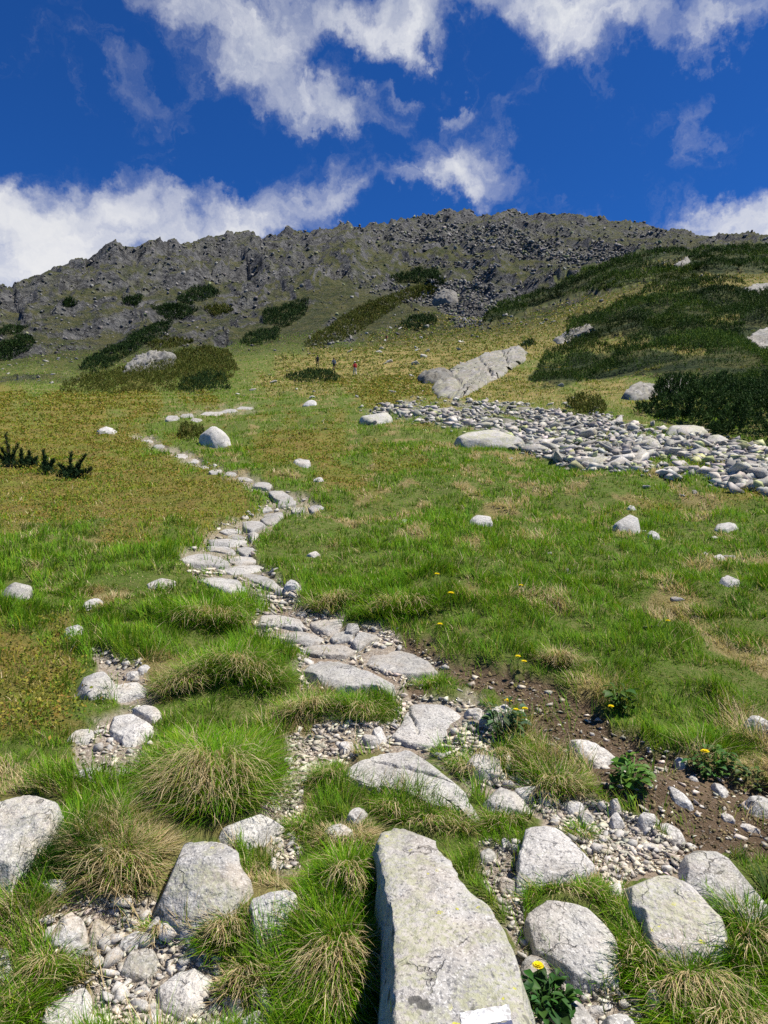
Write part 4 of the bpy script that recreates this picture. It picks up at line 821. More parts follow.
# single stones strewn over the meadow and the golden slope
for k, (px, py) in enumerate(pts_in([(260,398),(330,400),(360,425),(430,430),(470,450),(620,480),(768,505),(768,600),(640,640),(520,600),(400,560),(330,500),(330,440),(240,420)], 16, 41)):
    p_ = ground(px, py)[0]
    place_rock('meadow_stone', 'small grey stone half sunk in the grass of the open meadow', 'stone', p_[0], p_[1], rng.uniform(.07, .15)*(1+p_[1]/30), 'small stones sunk in the meadow', None, sink=.45, flat=.7)
for k, (px, py) in enumerate(pts_in([(300,352),(420,318),(480,310),(560,318),(530,345),(540,385),(600,385),(640,395),(600,412),(440,400),(380,398),(260,400),(235,395)], 70, 42)):
    p_ = ground(px, py)[0]
    place_rock('slope_stone', 'pale boulder scattered on the golden grass slope below the mountain', 'boulder', p_[0], p_[1], rng.uniform(2.2, 6.5)*p_[1]/F*1.3, 'pale boulders on the golden grass slope', (rng.uniform(.9, 1.3), rng.uniform(0, .8), .2, .2), sink=.35, flat=.8)
for k, (px, py) in enumerate(pts_in([(0,352),(60,345),(110,372),(60,388),(0,390)], 26, 48)):
    p_ = ground(px, py)[0]
    place_rock('fallen_block', 'grey block fallen below the cliffs at the left edge', 'boulder', p_[0], p_[1], rng.uniform(2., 6.)*p_[1]/F*1.2, 'blocks fallen below the left cliffs', (rng.uniform(.5, .9), rng.uniform(0, .8), .2, .3), sink=.35, flat=.8, protos=SCREE_PROTO)
# the tongue of scree: the 300 largest blocks one by one, the rest in one
q = pts_in(SCREE, 700, 43); g_ = ground(q[:, 0], q[:, 1]); g_ = g_[samp(scree, g_[:, 0], g_[:, 1]) > .4][:300]
for p_ in g_:
    s_ = (.24+.75*rng.random()**3.2)*(.8+p_[1]/120)
    place_rock('scree_block', 'grey granite block lying in the tongue of scree across the meadow', 'rock', p_[0], p_[1], s_, 'granite blocks of the scree tongue', (rng.uniform(.75, 1.2), rng.uniform(0, 1.), .35, .25), sink=.25, flat=.62, tilt=.35, protos=SCREE_PROTO)
def rtint(n, lo, hi, warm=.06, moss=0.):
    b = rng.uniform(lo, hi, (n, 1)); c = b*(1+rng.normal(0, .03, (n, 3)))*np.array([1+warm/2, 1, 1-warm])
    if moss: k = rng.random(n) < moss; c[k] *= np.array([.95, 1.05, .6])
    return c
q = pts_in([(x_+(6 if x_ > 500 else -4), y_+(5 if i_ > 10 else -4)) for i_, (x_, y_) in enumerate(SCREE)], 5200, 44); g_ = ground(q[:, 0], q[:, 1]); keep = (samp(scree, g_[:, 0], g_[:, 1])+.06 > rng.random(len(g_))*.9) & (fbm(g_[:, 0]/2.2, g_[:, 1]/2.2, 88, 3) > -.28); g_ = g_[keep]
tag(rubble_mesh('scree_rubble', g_, (.10+.34*rng.random(len(g_))**2.4)*(.8+g_[:, 1]/90), RUBBLE, 1, .55, .2, .5, 20, 6, rtint(len(g_), .28, .58, .10, .12)), kind='stuff')
# gravel of the path
P_ = [ground(*pts_in(g, n, 800+i).T) for i, (g, n) in enumerate(zip(GRAVELS+[DIRT, TRAIL], (1700, 3000, 3000, 1300, 2600, 320, 120, 420, 700)))]
P_ = np.concatenate(P_); P_ = P_[~covered(P_)]; dist = P_[:, 1]
tag(rubble_mesh('gravel', P_, (.008+.042*rng.random(len(P_))**3.2)*np.clip(dist/3., .9, 2.5), RUBBLE, 0, .5, .3, .5, 22, 7, rtint(len(P_), .30, .66, .17)), kind='stuff')
q = ground(*pts_in(DIRT, 2600, 860).T); q = q[~covered(q)]; q = q[samp(dirt, q[:, 0], q[:, 1]) > .5]
tag(rubble_mesh('soil_crumbs', q, (.006+.022*rng.random(len(q))**3)*np.clip(q[:, 1]/3., .9, 2.5), RUBBLE, 0, .7, .35, .5, 12, 9, rtint(len(q), .07, .20, .5)), kind='stuff')
# blocks fallen from the crags, too many to count
def far_points(n, wfun, seed):
    r = np.random.default_rng(seed); out = []
    while sum(map(len, out)) < n:
        px = r.uniform(-60, 830, 60000); py = r.uniform(195, 400, 60000); d = ray_fast(px, py); ok = np.isfinite(d); px, d = px[ok], d[ok]
        x = (px-CX)/F*d; w = wfun(x, d); k = r.random(len(w)) < w; out.append(np.stack([x[k], d[k], H(x[k], d[k])], 1))
    return np.concatenate(out)[:n]
_cols = np.arange(-80, 850); _rows = np.arange(190, 420)
_ii = np.clip(np.rint(np.interp((_cols-CX)/F, UG, np.arange(len(UG)))).astype(int), 0, len(UG)-1)
_DT = np.full((len(_cols), len(_rows)), np.inf)
for c_ in range(len(_cols)):
    e = EL[_ii[c_]]; v = (CY-_rows)/F; d = np.exp(np.interp(v, e+np.arange(ND)*1e-9, LD)); d[v > e.max()-1e-6] = np.inf; _DT[c_] = d
def ray_fast(px, py): return _DT[np.clip(px.astype(int)+80, 0, len(_cols)-1), np.clip(py.astype(int)-190, 0, len(_rows)-1)]
wf = lambda x, d: np.clip(.8*samp(talus, x, d)+.05*samp(rock, x, d)+.015*samp(mount, x, d), 0, 1)*sstep(90, 150, d)*(samp(pine_r, x, d) < .3)
fp = far_points(11000, wf, 45)
tag(rubble_mesh('mountain_rubble', fp, (.45+1.9*rng.random(len(fp))**4)*np.clip(fp[:, 1]/330, .35, 1.6), RUBBLE, 1, .7, .2, .5, 16, 8, rtint(len(fp), .07, .26, .04, .12)), kind='stuff')
# ---------------------------------------------------------------- grass
def blade_geo(root, az, L, wd, lean, droop, cb, ct, nseg=2, sag=0.):
    """grass blades as bent, tapering ribbons"""
    n = len(root); hx = np.stack([np.cos(az), np.sin(az), 0*az], 1); sx = np.stack([-np.sin(az), np.cos(az), 0*az], 1)
    V, C = [], []
    for k in range(nseg+1):
        tt = k/nseg; hgt = L*(tt*np.sqrt(np.maximum(1-lean**2*.6, .1))-droop*tt*tt*.55-sag*tt*tt); out = L*(lean*tt*.75+droop*tt*tt*.75)
        p = root+hx*out[:, None]; p[:, 2] += hgt
        col = cb+(ct-cb)*min(1., tt*1.5)
        if k < nseg:
            w = (wd*(1-.55*tt)*.5)[:, None]; V += [p-sx*w, p+sx*w]; C += [col, col]
        else: V.append(p); C.append(col)
    m = 2*nseg+1; V = np.stack(V, 1).reshape(-1, 3); C = np.stack(C, 1).reshape(-1, 3); b = np.arange(n)*m
    q = np.concatenate([np.stack([b+2*k, b+2*k+1, b+2*k+3, b+2*k+2], 1) for k in range(nseg-1)]) if nseg > 1 else np.zeros((0, 4), int)
    tr = np.stack([b+m-3, b+m-2, b+m-1], 1)
    return V, q, tr, C
class Ribbons:
    def __init__(s): s.V, s.Q, s.T, s.C, s.n = [], [], [], [], 0
    def add(s, V, q, tr, C): s.V.append(V); s.Q.append(q+s.n); s.T.append(tr+s.n); s.C.append(C); s.n += len(V)
    def build(s, name, mat, parent=None, origin=None):
        V = np.concatenate(s.V); o0 = np.zeros(3) if origin is None else np.asarray(origin, float)
        return link(name, mesh_from(name, V-o0, [np.concatenate(s.Q), np.concatenate(s.T)], np.concatenate(s.C)), mat, parent, None if parent is not None else o0)
GREENS = np.array([(.090,.235,.006),(.130,.300,.008),(.185,.335,.010),(.062,.185,.006),(.25,.31,.02)])
STRAWS = np.array([(.60,.47,.26),(.70,.58,.36),(.50,.37,.19),(.64,.53,.30)])
def greens(n, w=(.28,.30,.2,.12,.10)): return GREENS[rng.choice(5, n, p=w)]*rng.uniform(.75, 1.25, (n, 1))
def straws(n): return STRAWS[rng.integers(4, size=n)]*rng.uniform(.7, 1.15, (n, 1))

def meadow(n, d0, d1, nseg, seed, lmul=1.):
    r = np.random.default_rng(seed)
    d = d0*(d1/d0)**r.random(n); u = r.uniform(-.64, .64, n); x = u*d
    bare = np.clip(samp(grav, x, d)*1.02+samp(dirt, x, d)*1.05+samp(scree, x, d)*1.1+samp(pine_r, x, d)*2, 0, 1)
    he = samp(heath, x, d); go = samp(gold, x, d)
    keep = (r.random(n) > np.maximum(bare, .62*he)) & (r.random(n) > .35*go)
    keep |= (r.random(n) < .018*(bare > .5)*(samp(scree, x, d) < .2)*(samp(pine_r, x, d) < .1)*(fbm(x/.3, d/.3, 9, 2) > .15)*6)
    x, d, he, go = x[keep], d[keep], he[keep], go[keep]
    root = np.stack([x, d, H(x, d)-.01], 1); k = ~covered(root); root, he, go = root[k], he[k], go[k]; x, d = root[:, 0], root[:, 1]; n = len(x)
    cl = fbm(x/.33, d/.33, 301, 3); cl2 = fbm(x/1.7, d/1.7, 302, 3)
    tall = np.clip(.72+1.5*cl+1.0*cl2, .22, 2.4)
    st = samp(straw, x, d); dry = r.random(n) < np.clip(.04+.66*st+.25*go-.25*cl2, .03, .9)
    L = r.uniform(.07, .17, n)*tall*lmul*np.where(dry, 1.05, 1)*(1+.006*d); L = np.where(he > .5, L*.75, L)
    az = 2*np.pi*fbm(x/.5, d/.5, 303, 2)*1.6-1.57+r.normal(0, .9, n)
    lean = np.clip(r.normal(.35, .2, n), 0, .95); lean = np.where(dry, np.clip(lean+.35, 0, 1), lean); droop = r.uniform(.1, .6, n)
    wd = np.maximum(.0032, .00105*d)*r.uniform(.7, 1.4, n)
    ct = greens(n)*(1+.35*cl2[:, None]); ct = np.where((r.random(n) < .35*he)[:, None], ct*np.array([1.7, .95, .9]), ct); ct = np.where((r.random(n) < .6*go)[:, None], ct*np.array([2.0, 1.15, 1.2]), ct)
    ct[dry] = straws(dry.sum()); cb = .55*ct+.45*np.array([.20, .17, .07])
    return blade_geo(root, az, L, wd, lean, droop, cb, ct, nseg)
rb = Ribbons()
rb.add(*meadow(190000, 1.9, 7., 2, 1)); rb.add(*meadow(170000, 6., 22., 2, 2)); rb.add(*meadow(200000, 20., 190., 1, 3, 1.25))
tag(rb.build('meadow_grass', GRASS), kind='stuff')

# bilberry heath: sprigs of small leaves, green, olive and rust
def heath_leaves(n, seed, d0=2.6, d1=85., golden=False):
    r = np.random.default_rng(seed); d = d0*(d1/d0)**(r.random(n)**.75); x = r.uniform(-.64, .64, n)*d
    w = samp(gold, x, d)*(1-samp(pine_r, x, d)) if golden else samp(heath, x, d)
    k = r.random(n) < w*np.clip(.65+1.2*fbm(x/.6, d/.6, 311, 3), .1, 1); x, d = x[k], d[k]
    root = np.stack([x, d, H(x, d)], 1); c = ~covered(root); root = root[c]; x, d = root[:, 0], root[:, 1]; n = len(x); m = 7
    h = np.clip(.07+.10*fbm(x/.5, d/.5, 312, 3)+.04*r.random(n), .03, .3)*(1+.008*d); spread = .045*(1+.05*d); size = np.maximum(.011, .00125*d)
    cen = root[:, None, :]+r.normal(0, 1, (n, m, 3))*spread[:, None, None]; cen[..., 2] = root[:, None, 2]+r.random((n, m))*h[:, None]
    a = r.normal(size=(n, m, 3)); a /= np.linalg.norm(a, axis=2, keepdims=True); b = np.cross(a, r.normal(size=(n, m, 3))); b /= np.linalg.norm(b, axis=2, keepdims=True)
    s = (size[:, None]*r.uniform(.7, 1.5, (n, m)))[..., None]
    V = np.stack([cen-a*s, cen+b*s*.6, cen+a*s, cen-b*s*.6], 2).reshape(-1, 3)
    pal = np.array([(.175,.20,.024),(.235,.21,.031),(.265,.175,.038),(.11,.18,.018),(.225,.135,.038),(.32,.275,.077)])
    if golden: pal = np.array([(.15,.20,.03),(.28,.24,.075),(.36,.29,.12),(.10,.17,.02),(.25,.18,.06),(.42,.35,.17)])
    pal = pal*1.15; mixn = fbm(x/2.2, d/2.2, 313, 3); base = np.where(mixn[:, None] > .12, 2, 0)
    idx = np.where(r.random((n, m)) < .5, np.clip(base+r.integers(0, 2, (n, m)), 0, 5), r.choice(6, (n, m), p=[.28, .22, .14, .2, .08, .08]))
    C = np.repeat((pal[idx]*r.uniform(.82, 1.15, (n, m, 1))).reshape(-1, 3), 4, 0)
    Q = np.arange(len(V)).reshape(-1, 4)
    return link('slope_heath' if golden else 'bilberry_heath', mesh_from('heath', V, [Q], C, smooth=False), LEAF)
tag(heath_leaves(66000, 5), kind='stuff')
tag(heath_leaves(34000, 6, 45., 230., True), kind='stuff')

# tussocks: thick tufts one can point at
def tussock(label, px, py, rx, hgt, n=1400, dry=.3, skirt=.0, ry=None, lean0=None, wd=.0032, name='grass_tussock', cat='grass tuft', green=None, fall=0., mess=.18):
    g = ground(px, py)[0]; sc_ = g[1]/F; r = np.random.default_rng(int(px*7+py)); rad = rx*sc_; rady = (ry*sc_*1.5 if ry else rad*.75)
    nc = int(9+rx/3); ca = r.uniform(0, 6.283, nc); cq = np.sqrt(r.random(nc)); ch = r.uniform(.4, 1.2, nc)*(1.05-.35*cq); cl_az = r.uniform(0, 6.283, nc); w_ = ch**2/np.sum(ch**2)
    ci = r.choice(nc, n, p=w_); sub = r.normal(0, .20, (n, 2)); ux_ = np.cos(ca[ci])*cq[ci]+sub[:, 0]; uy_ = np.sin(ca[ci])*cq[ci]+sub[:, 1]
    x = g[0]+ux_*rad; y = g[1]+uy_*rady; q = np.clip(np.hypot(ux_, uy_), 0, 1.3)
    root = np.stack([x, y, H(x, y)-.015], 1); k = ~covered(root); root, q, ci, sub, ux_, uy_ = root[k], q[k], ci[k], sub[k], ux_[k], uy_[k]; n = len(root)
    L = hgt*1.08*r.uniform(.5, 1.2, n)*ch[ci]; az = np.arctan2(uy_*.5+sub[:, 1]*2.2, ux_*.5+sub[:, 0]*2.2)+r.normal(0, .5, n)
    if lean0 is not None: az = lean0+r.normal(0, .45, n)
    d_ = r.random(n) < dry*(.6+.8*r.random(nc)[ci])
    lean = np.clip(.15+.35*q+r.normal(0, .2, n)+mess*r.uniform(.2, 1, n)+.4*r.random(nc)[ci]**2, 0, .97); az = az+mess*r.normal(0, 1.2, n)
    droop = r.uniform(.15, .85, n)
    ct = greens(n)*(.85+.3*r.random(nc)[ci])[:, None] if green is None else np.array(green)*r.uniform(.7, 1.3, (n, 1)); ct[d_] = straws(d_.sum()); cb = .6*ct+.4*np.array([.26, .23, .08])
    b = Ribbons(); b.add(*blade_geo(root, az, L, wd*r.uniform(.7, 1.4, n)*max(1, g[1]/4.), lean, droop, cb, ct, 3))
    if skirt:                                             # last year's dead blades hanging over the front
        m = int(n*skirt*.42); bun = r.uniform(-2.7, -.4, 26); a = bun[r.integers(26, size=m)]+r.normal(0, .1, m); q = r.uniform(.1, 1.0, m)**.7; x = g[0]+np.cos(a)*q*rad; y = g[1]+np.sin(a)*q*rady
        root = np.stack([x, y, H(x, y)+hgt*.42*np.sqrt(np.maximum(1.05-q*q, 0))], 1); L = hgt*r.uniform(.5, 1.25, m); az = -1.57+.55*(a+1.57)+r.normal(0, .55, m)
        ct = straws(m); gr_ = r.random(m) < .22; ct[gr_] = greens(gr_.sum()); k = ~covered(root); root, L, az, ct = root[k], L[k], az[k], ct[k]; m = len(L)
        b.add(*blade_geo(root, az, L, wd*.8*r.uniform(.7, 1.3, m)*max(1, g[1]/4.), r.uniform(.5, .9, m), r.uniform(.1, .5, m), ct*.85, ct, 3, r.uniform(.35, .75, m)))
    o = b.build(name, GRASS, None, g); tag(o, label, cat); return o
T = tussock
T('largest grass tussock with a long skirt of straw left of the path', 215, 772, 52, .27, 5600, .10, .40, ry=36, mess=.25)
T('broad green tussock left of the thick step slab', 236, 670, 52, .25, 3600, .12, .2, ry=16)
T('dry straw bank left of the round greenish boulder', 118, 862, 40, .15, 2400, .75, .35, ry=22, mess=.6)
T('long dark green grass draped along the lower edge of left slab', 30, 872, 50, .22, 2600, .03, .0, ry=22, lean0=.5, green=(.045,.13,.012))
T('tall green tuft with straw front left of the painted boulder', 338, 950, 38, .17, 4200, .12, .35, ry=38)
T('second green crest behind the tall tuft by the painted boulder', 348, 878, 26, .15, 1700, .06, .2, ry=16)
T('green tuft between the round boulder and pale block', 226, 930, 15, .11, 1300, .10, .25, ry=10)
T('mixed straw tuft right of the rounded pale stone', 246, 972, 20, .09, 1300, .55, .3, ry=16, mess=.5)
T('straw tuft under the pale sliver stone', 158, 930, 16, .08, 700, .5, .3, ry=8, mess=.5)
T('low green tuft by the grey stone at left edge', 50, 965, 20, .10, 1000, .25, .2, ry=12)
T('bright green tuft in the bottom left corner', 14, 1018, 34, .14, 1600, .1, .0, ry=16)
T('green cushion with leafy flowers in the middle of path', 488, 762, 38, .15, 2600, .12, .45, ry=18)
T('green cushion hanging over dark earth beside the flowering one', 552, 786, 32, .13, 2000, .2, .3, ry=14)
T('yellow green fringe at the foot of triangular boulder', 566, 893, 40, .09, 2200, .2, .1, ry=12)
T('big arching tuft below the wide lichen boulder', 697, 988, 54, .15, 4600, .10, .2, ry=18)
T('short grass between leaf shaped and wide lichen boulder', 636, 945, 26, .11, 1700, .2, .2, ry=34)
T('green tuft at the right edge below the banded boulder', 748, 942, 30, .17, 1800, .15, .2, ry=18)
T('green tuft in the bottom right corner', 735, 1030, 60, .16, 2600, .15, .2, ry=14)
T('green tuft under the front of the thick step slab', 362, 712, 30, .15, 1700, .12, .2, ry=10)
T('tuft with straw left of the thick step slab', 308, 712, 28, .17, 1500, .25, .4, ry=12)
T('yellowish tuft along the front of the cracked slab', 432, 822, 38, .10, 2400, .4, .3, ry=14)
T('dark green tuft at front corner of the cracked slab', 395, 812, 20, .12, 1300, .08, .1, ry=10)
T('small green tuft left of the cracked slab', 332, 778, 20, .11, 1300, .1, .2, ry=9)
T('flat green tuft in gravel left of the straw mound', 310, 828, 24, .08, 1300, .12, .1, ry=9)
T('straw mound under the bluish stone', 345, 838, 26, .10, 1300, .85, .3, ry=14)
T('green tuft behind the broad white slab', 428, 688, 22, .11, 1100, .1, .1, ry=7)
T('small tuft on gravel right of the triangular boulder', 582, 836, 14, .08, 500, .2, .1, ry=8)
T('small tuft behind the top of triangular boulder', 505, 822, 22, .08, 900, .3, .1, ry=8)
T('tuft with dandelion at the edge of bare earth', 712, 748, 34, .17, 1700, .06, .0, ry=10)
T('dark bladed tuft on the right edge above banded boulder', 764, 895, 12, .17, 260, .0, .0, ry=10, wd=.006, green=(.035,.085,.015))
T('dry straw hummock in grass above the bare earth', 562, 664, 15, .17, 900, .95, .5, ry=6)
T('tuft at the corner of the lower bend with dark gap', 332, 606, 20, .22, 900, .35, .5, ry=7)
T('grass brow overhanging the earth right of the lower bend', 398, 612, 34, .25, 1600, .08, .2, ry=10)
T('grassy knoll left of the lower bend', 215, 622, 46, .26, 2200, .14, .3, ry=14)
T('light tuft between left slab cluster and big tussock', 180, 690, 22, .2, 1100, .35, .5, ry=12)

# ---------------------------------------------------------------- broad leaved herbs and yellow flowers
def herb(label, px, py, rx, n, leaf=.05, col=(.06,.15,.025), up=.10, name='leafy_herb', lift=0.):
    g = ground(px, py)[0]; s = g[1]/F; r = np.random.default_rng(int(px+py*3)); V, Q, C = [], [], []
    for k in range(n):
        a = r.uniform(0, 6.283); q = math.sqrt(r.random())*rx*s; x, y = g[0]+math.cos(a)*q, g[1]+math.sin(a)*q*.8; z0 = float(H(x, y))+r.uniform(.2, 1)*up
        an = a+r.normal(0, .8); hd = np.array([math.cos(an), math.sin(an), r.uniform(-.1, .8)]); hd /= np.linalg.norm(hd); sd = np.array([-math.sin(an), math.cos(an), r.normal(0, .3)])
        L = leaf*r.uniform(.6, 1.3); wv = L*.24; b = len(V); c = np.array(col)*r.uniform(.6, 1.4)*np.array([r.uniform(.8, 1.3), 1, r.uniform(.7, 1.6)])
        for i, (tt, ww) in enumerate([(0, .15), (.3, .85), (.65, 1), (1, .08)]):
            p = np.array([x, y, z0])+hd*L*tt-np.array([0, 0, .35*L*tt*tt])
            V += [p-sd*wv*ww+np.array([0, 0, .12*L*ww]), p, p+sd*wv*ww+np.array([0, 0, .12*L*ww])]; C += [c, c*.85, c]
        i0 = len(V)-12; ce = g+np.array([(x-g[0])*.25, (y-g[1])*.25, -.01]); nv = len(V); V += [ce-sd*.002, ce+sd*.002]; C += [c*.8, c*.8]; Q.append((nv, nv+1, i0+2, i0))
        for i in range(3):
            for j in range(2): Q.append((b+3*i+j, b+3*i+j+1, b+3*i+j+4, b+3*i+j+3))
    V = np.array(V); o = link(name, mesh_from(name, V-g, [np.array(Q)], np.array(C)), PETAL_GREEN, loc=g); tag(o, label, 'plant'); return o
PETAL_GREEN = tint_mat('herb_leaves', .25, .5, .35)
herb('grey green leafy herb growing in the flowering cushion', 503, 738, 18, 90, .055, (.075,.14,.055), .16)
herb('fresh green leafy herb over the dark hollow in the earth', 630, 790, 16, 75, .06, (.09,.20,.03), .12)
herb('wide leafy herb around the dandelion tuft at the edge of earth', 712, 765, 22, 90, .045, (.07,.16,.03), .07)
herb('dark green leaves at the bottom edge beside painted boulder', 548, 1015, 24, 110, .05, (.04,.11,.02), .09)
herb('low leafy patch on the earth at the right edge', 752, 785, 15, 50, .04, (.08,.13,.03), .04)
herb('leafy weed in meadow grass above the earth', 620, 712, 12, 45, .06, (.06,.13,.02), .14)
def flower(label, px, py, dia, hgt, col=(.90,.72,.02)):
    g = ground(px, py+hgt*F/float(ray_d(px, py)[0]))[0]; root = bpy.data.objects.new('yellow_flower', None); COL.objects.link(root); root.location = g; root.empty_display_size = .02
    tag(root, label, 'flower')
    b = Ribbons(); one = np.zeros((3, 3)); az = np.array([0., 2.1, 4.2]); b.add(*blade_geo(one, az, np.full(3, hgt*1.02), np.full(3, max(.004, dia*.14)), np.full(3, .03), np.full(3, .02), np.full((3, 3), .06)*[1, 2, .4], np.full((3, 3), .08)*[1, 2, .4], 3)); b.build('stem', GRASS, root)
    V, Q, C = [], [], []
    for ring, (nn, rad, tilt) in enumerate([(16, .5, .12), (13, .42, .45), (9, .28, .9)]):
        for k in range(nn):
            a = 6.283*k/nn+ring*.2; d = np.array([math.cos(a), math.sin(a), tilt]); d /= np.linalg.norm(d); s = np.array([-math.sin(a), math.cos(a), 0]); p = np.array([0, 0, hgt+ring*dia*.02]); i = len(V); w_ = dia*.07
            V += [p-s*w_*.5, p+s*w_*.5, p+d*dia*rad+s*w_, p+d*dia*rad-s*w_]; Q.append((i, i+1, i+2, i+3)); C += [np.array(col)*rng.uniform(.8, 1.1)]*4
    link('flower_head', mesh_from('flower_head', np.array(V), [np.array(Q)], np.array(C)), PETAL, root)
for lab, x, y, px_ in [('large yellow flower in front of the brown rough stone', 538, 967, 10), ('topmost yellow flower of the flowering cushion', 508, 702, 6), ('yellow flower left of centre on the flowering cushion', 516, 711, 6), ('yellow flower at right side of the flowering cushion', 525, 710, 5),
    ('dandelion on the leafy tuft at the edge of earth', 705, 752, 7), ('yellow flower beside the leafy weed in the meadow', 625, 700, 6), ('small yellow flower lower left of the leafy weed', 611, 707, 5), ('upper of two yellow flowers behind the bare earth', 518, 657, 5),
    ('lower of two yellow flowers behind the bare earth', 524, 662, 5), ('yellow flower in meadow grass right of the grass brow', 451, 594, 6), ('yellow flower farther up above the grass brow', 437, 575, 5), ('lone yellow flower in the middle of the meadow', 521, 587, 4), ('yellow flower at the top of the earthen slope by steps', 440, 625, 5), ('faint yellow flower low in the meadow at right', 668, 622, 4)]:
    dd = float(ray_d(x, y)[0]); flower(lab, x, y, px_*dd/F*1.15, (.10 if y > 600 else .14))
# ---------------------------------------------------------------- dwarf pine: upright shoots packed with needles
def shoots(P, up, L, K, seed, pal=((.022,.050,.012),(.035,.075,.018),(.060,.105,.026)), wn=.16):
    """P: foot of each shoot, up: its direction, L: length; K needle blades each"""
    r = np.random.default_rng(seed); n = len(P); a = r.uniform(0, 6.283, (n, K)); tt = r.uniform(.0, .95, (n, K))
    s = np.cross(up, np.array([.3, .9, .1])); s /= np.linalg.norm(s, axis=1, keepdims=True); t2 = np.cross(up, s)
    out = np.cos(a)[..., None]*s[:, None]+np.sin(a)[..., None]*t2[:, None]
    Ls = L[:, None, None]; base = P[:, None]+up[:, None]*Ls*tt[..., None]
    tip = base+out*Ls*(.42-.25*tt[..., None])+up[:, None]*Ls*.38
    side = np.cross(out, up[:, None]); side = side/(np.linalg.norm(side, axis=2, keepdims=True)+1e-9)*Ls*wn*.5
    V = np.stack([base-side, base+side, tip], 2).reshape(-1, 3)
    pal = np.array(pal); c = pal[r.choice(3, n, p=[.4, .4, .2])]*r.uniform(.7, 1.3, (n, 1)); C = np.repeat(c[:, None]*r.uniform(.8, 1.25, (n, K, 1)), 3, 1).reshape(-1, 3)
    return V, np.arange(len(V)).reshape(-1, 3), C
def dome_h(x, y, cell, seed):
    """billowing top of a thicket: one low dome for every bush"""
    u, v = x/cell, y/cell; ix, iy = np.floor(u), np.floor(v); best = np.zeros(u.shape)
    for ox in (-1, 0, 1):
        for oy in (-1, 0, 1):
            cx_, cy_ = ix+ox, iy+oy; r = [_h2(cx_, cy_, seed+k)/4294967296. for k in range(3)]
            d2 = ((u-cx_-r[0])**2+(v-cy_-r[1])**2)/(.44+.30*r[2])**2; best = np.maximum(best, np.sqrt(np.maximum(1-d2, 0))*(.6+.4*r[2]))
    return best
def thicket(name, label, polys, dens, hmax, spx, K, seed, kind=None, pal=None, cat='shrub', group=None, cell=2.6, edge=5., gaps=()):
    pts, ds = [], []
    for i, poly in enumerate(polys):
        A = np.asarray(poly, float); area = abs(np.sum(A[:, 0]*np.roll(A[:, 1], -1)-A[:, 1]*np.roll(A[:, 0], -1)))/2
        q = pts_in(poly, int(area*dens)+20, seed+i); dd = poly_dist(q[:, 0], q[:, 1], poly)
        dd = dd+edge*1.1*fbm(q[:, 0]*.07, q[:, 1]*.10, seed, 3); k = dd > 0
        for gp in gaps: k &= ~in_poly(q[:, 0]+3*n2(q[:, 0]*.2, q[:, 1]*.2, 3), q[:, 1], gp)
        pts.append(q[k]); ds.append(dd[k])
    q = np.concatenate(pts); dd = np.concatenate(ds); g = ground(q[:, 0], q[:, 1]); r = np.random.default_rng(seed); n = len(g)
    bill = dome_h(g[:, 0], g[:, 1], cell, seed); h = hmax*np.clip(dd/edge, .15, 1)**.6*(.12+.88*bill)
    L = spx*g[:, 1]/F*r.uniform(.7, 1.35, n)
    e_ = cell*.06; gx = (dome_h(g[:, 0]+e_, g[:, 1], cell, seed)-dome_h(g[:, 0]-e_, g[:, 1], cell, seed))/(2*e_); gy = (dome_h(g[:, 0], g[:, 1]+e_, cell, seed)-dome_h(g[:, 0], g[:, 1]-e_, cell, seed))/(2*e_)
    P = g.copy(); top_ = r.random(n) < .72; P[:, 2] += h*np.where(top_, r.uniform(.8, 1., n), np.sqrt(r.random(n)))-.35*L
    up = np.stack([-hmax*gx*.6+r.normal(0, .25, n), -hmax*gy*.6+r.normal(0, .25, n), np.ones(n)], 1); up /= np.linalg.norm(up, axis=1, keepdims=True)
    V, T_, C = shoots(P, up, L, K, seed, **({'pal': pal} if pal else {}))
    if kind:                                              # paler and yellower bushes here and there
        f_ = fbm(g[:, 0]/16, g[:, 1]/22, 77, 4); f2_ = fbm(g[:, 0]/40, g[:, 1]/40, 78, 3); tone = np.stack([.8+1.5*f_+1.1*np.maximum(f2_, 0), .82+1.2*f_+.6*np.maximum(f2_, 0), .8+.7*f_], 1).clip(.45, 2.2); C = C*np.repeat(tone, K*3, 0)
    o0 = g.mean(0); o = link(name, mesh_from(name, V-o0, [T_], C, smooth=False), NEEDLE, loc=o0)
    tag(o, label, cat, group, kind)
    if kind: del o['category']
    return o
GAPR = [[(740,350),(750,332),(790,326),(790,354)],[(740,294),(752,284),(790,282),(790,296)],[(670,270),(680,261),(692,257),(692,266)],[(620,400),(630,382),(650,378),(700,382),(704,396),(660,402)]]
GAPALL = GAPR+PINE_GAPS
PALR = ((.024,.060,.010),(.046,.096,.014),(.092,.140,.022))
thicket('dwarf_pine_mass', None, PINES_R, 1.6, 3.0, 3.0, 8, 500, kind='stuff', pal=PALR, gaps=GAPALL, cell=8.)
thicket('dwarf_pine', 'largest dark dwarf pine thicket at the right edge above the scree', [PINE_D], 1.6, 1.9, 4.8, 14, 520, gaps=GAPR[3:4], cell=2.2, edge=9)
DARK = ((.016,.036,.010),(.026,.055,.014),(.045,.080,.020)); OLIVE = ((.070,.088,.016),(.105,.122,.022),(.14,.125,.030))
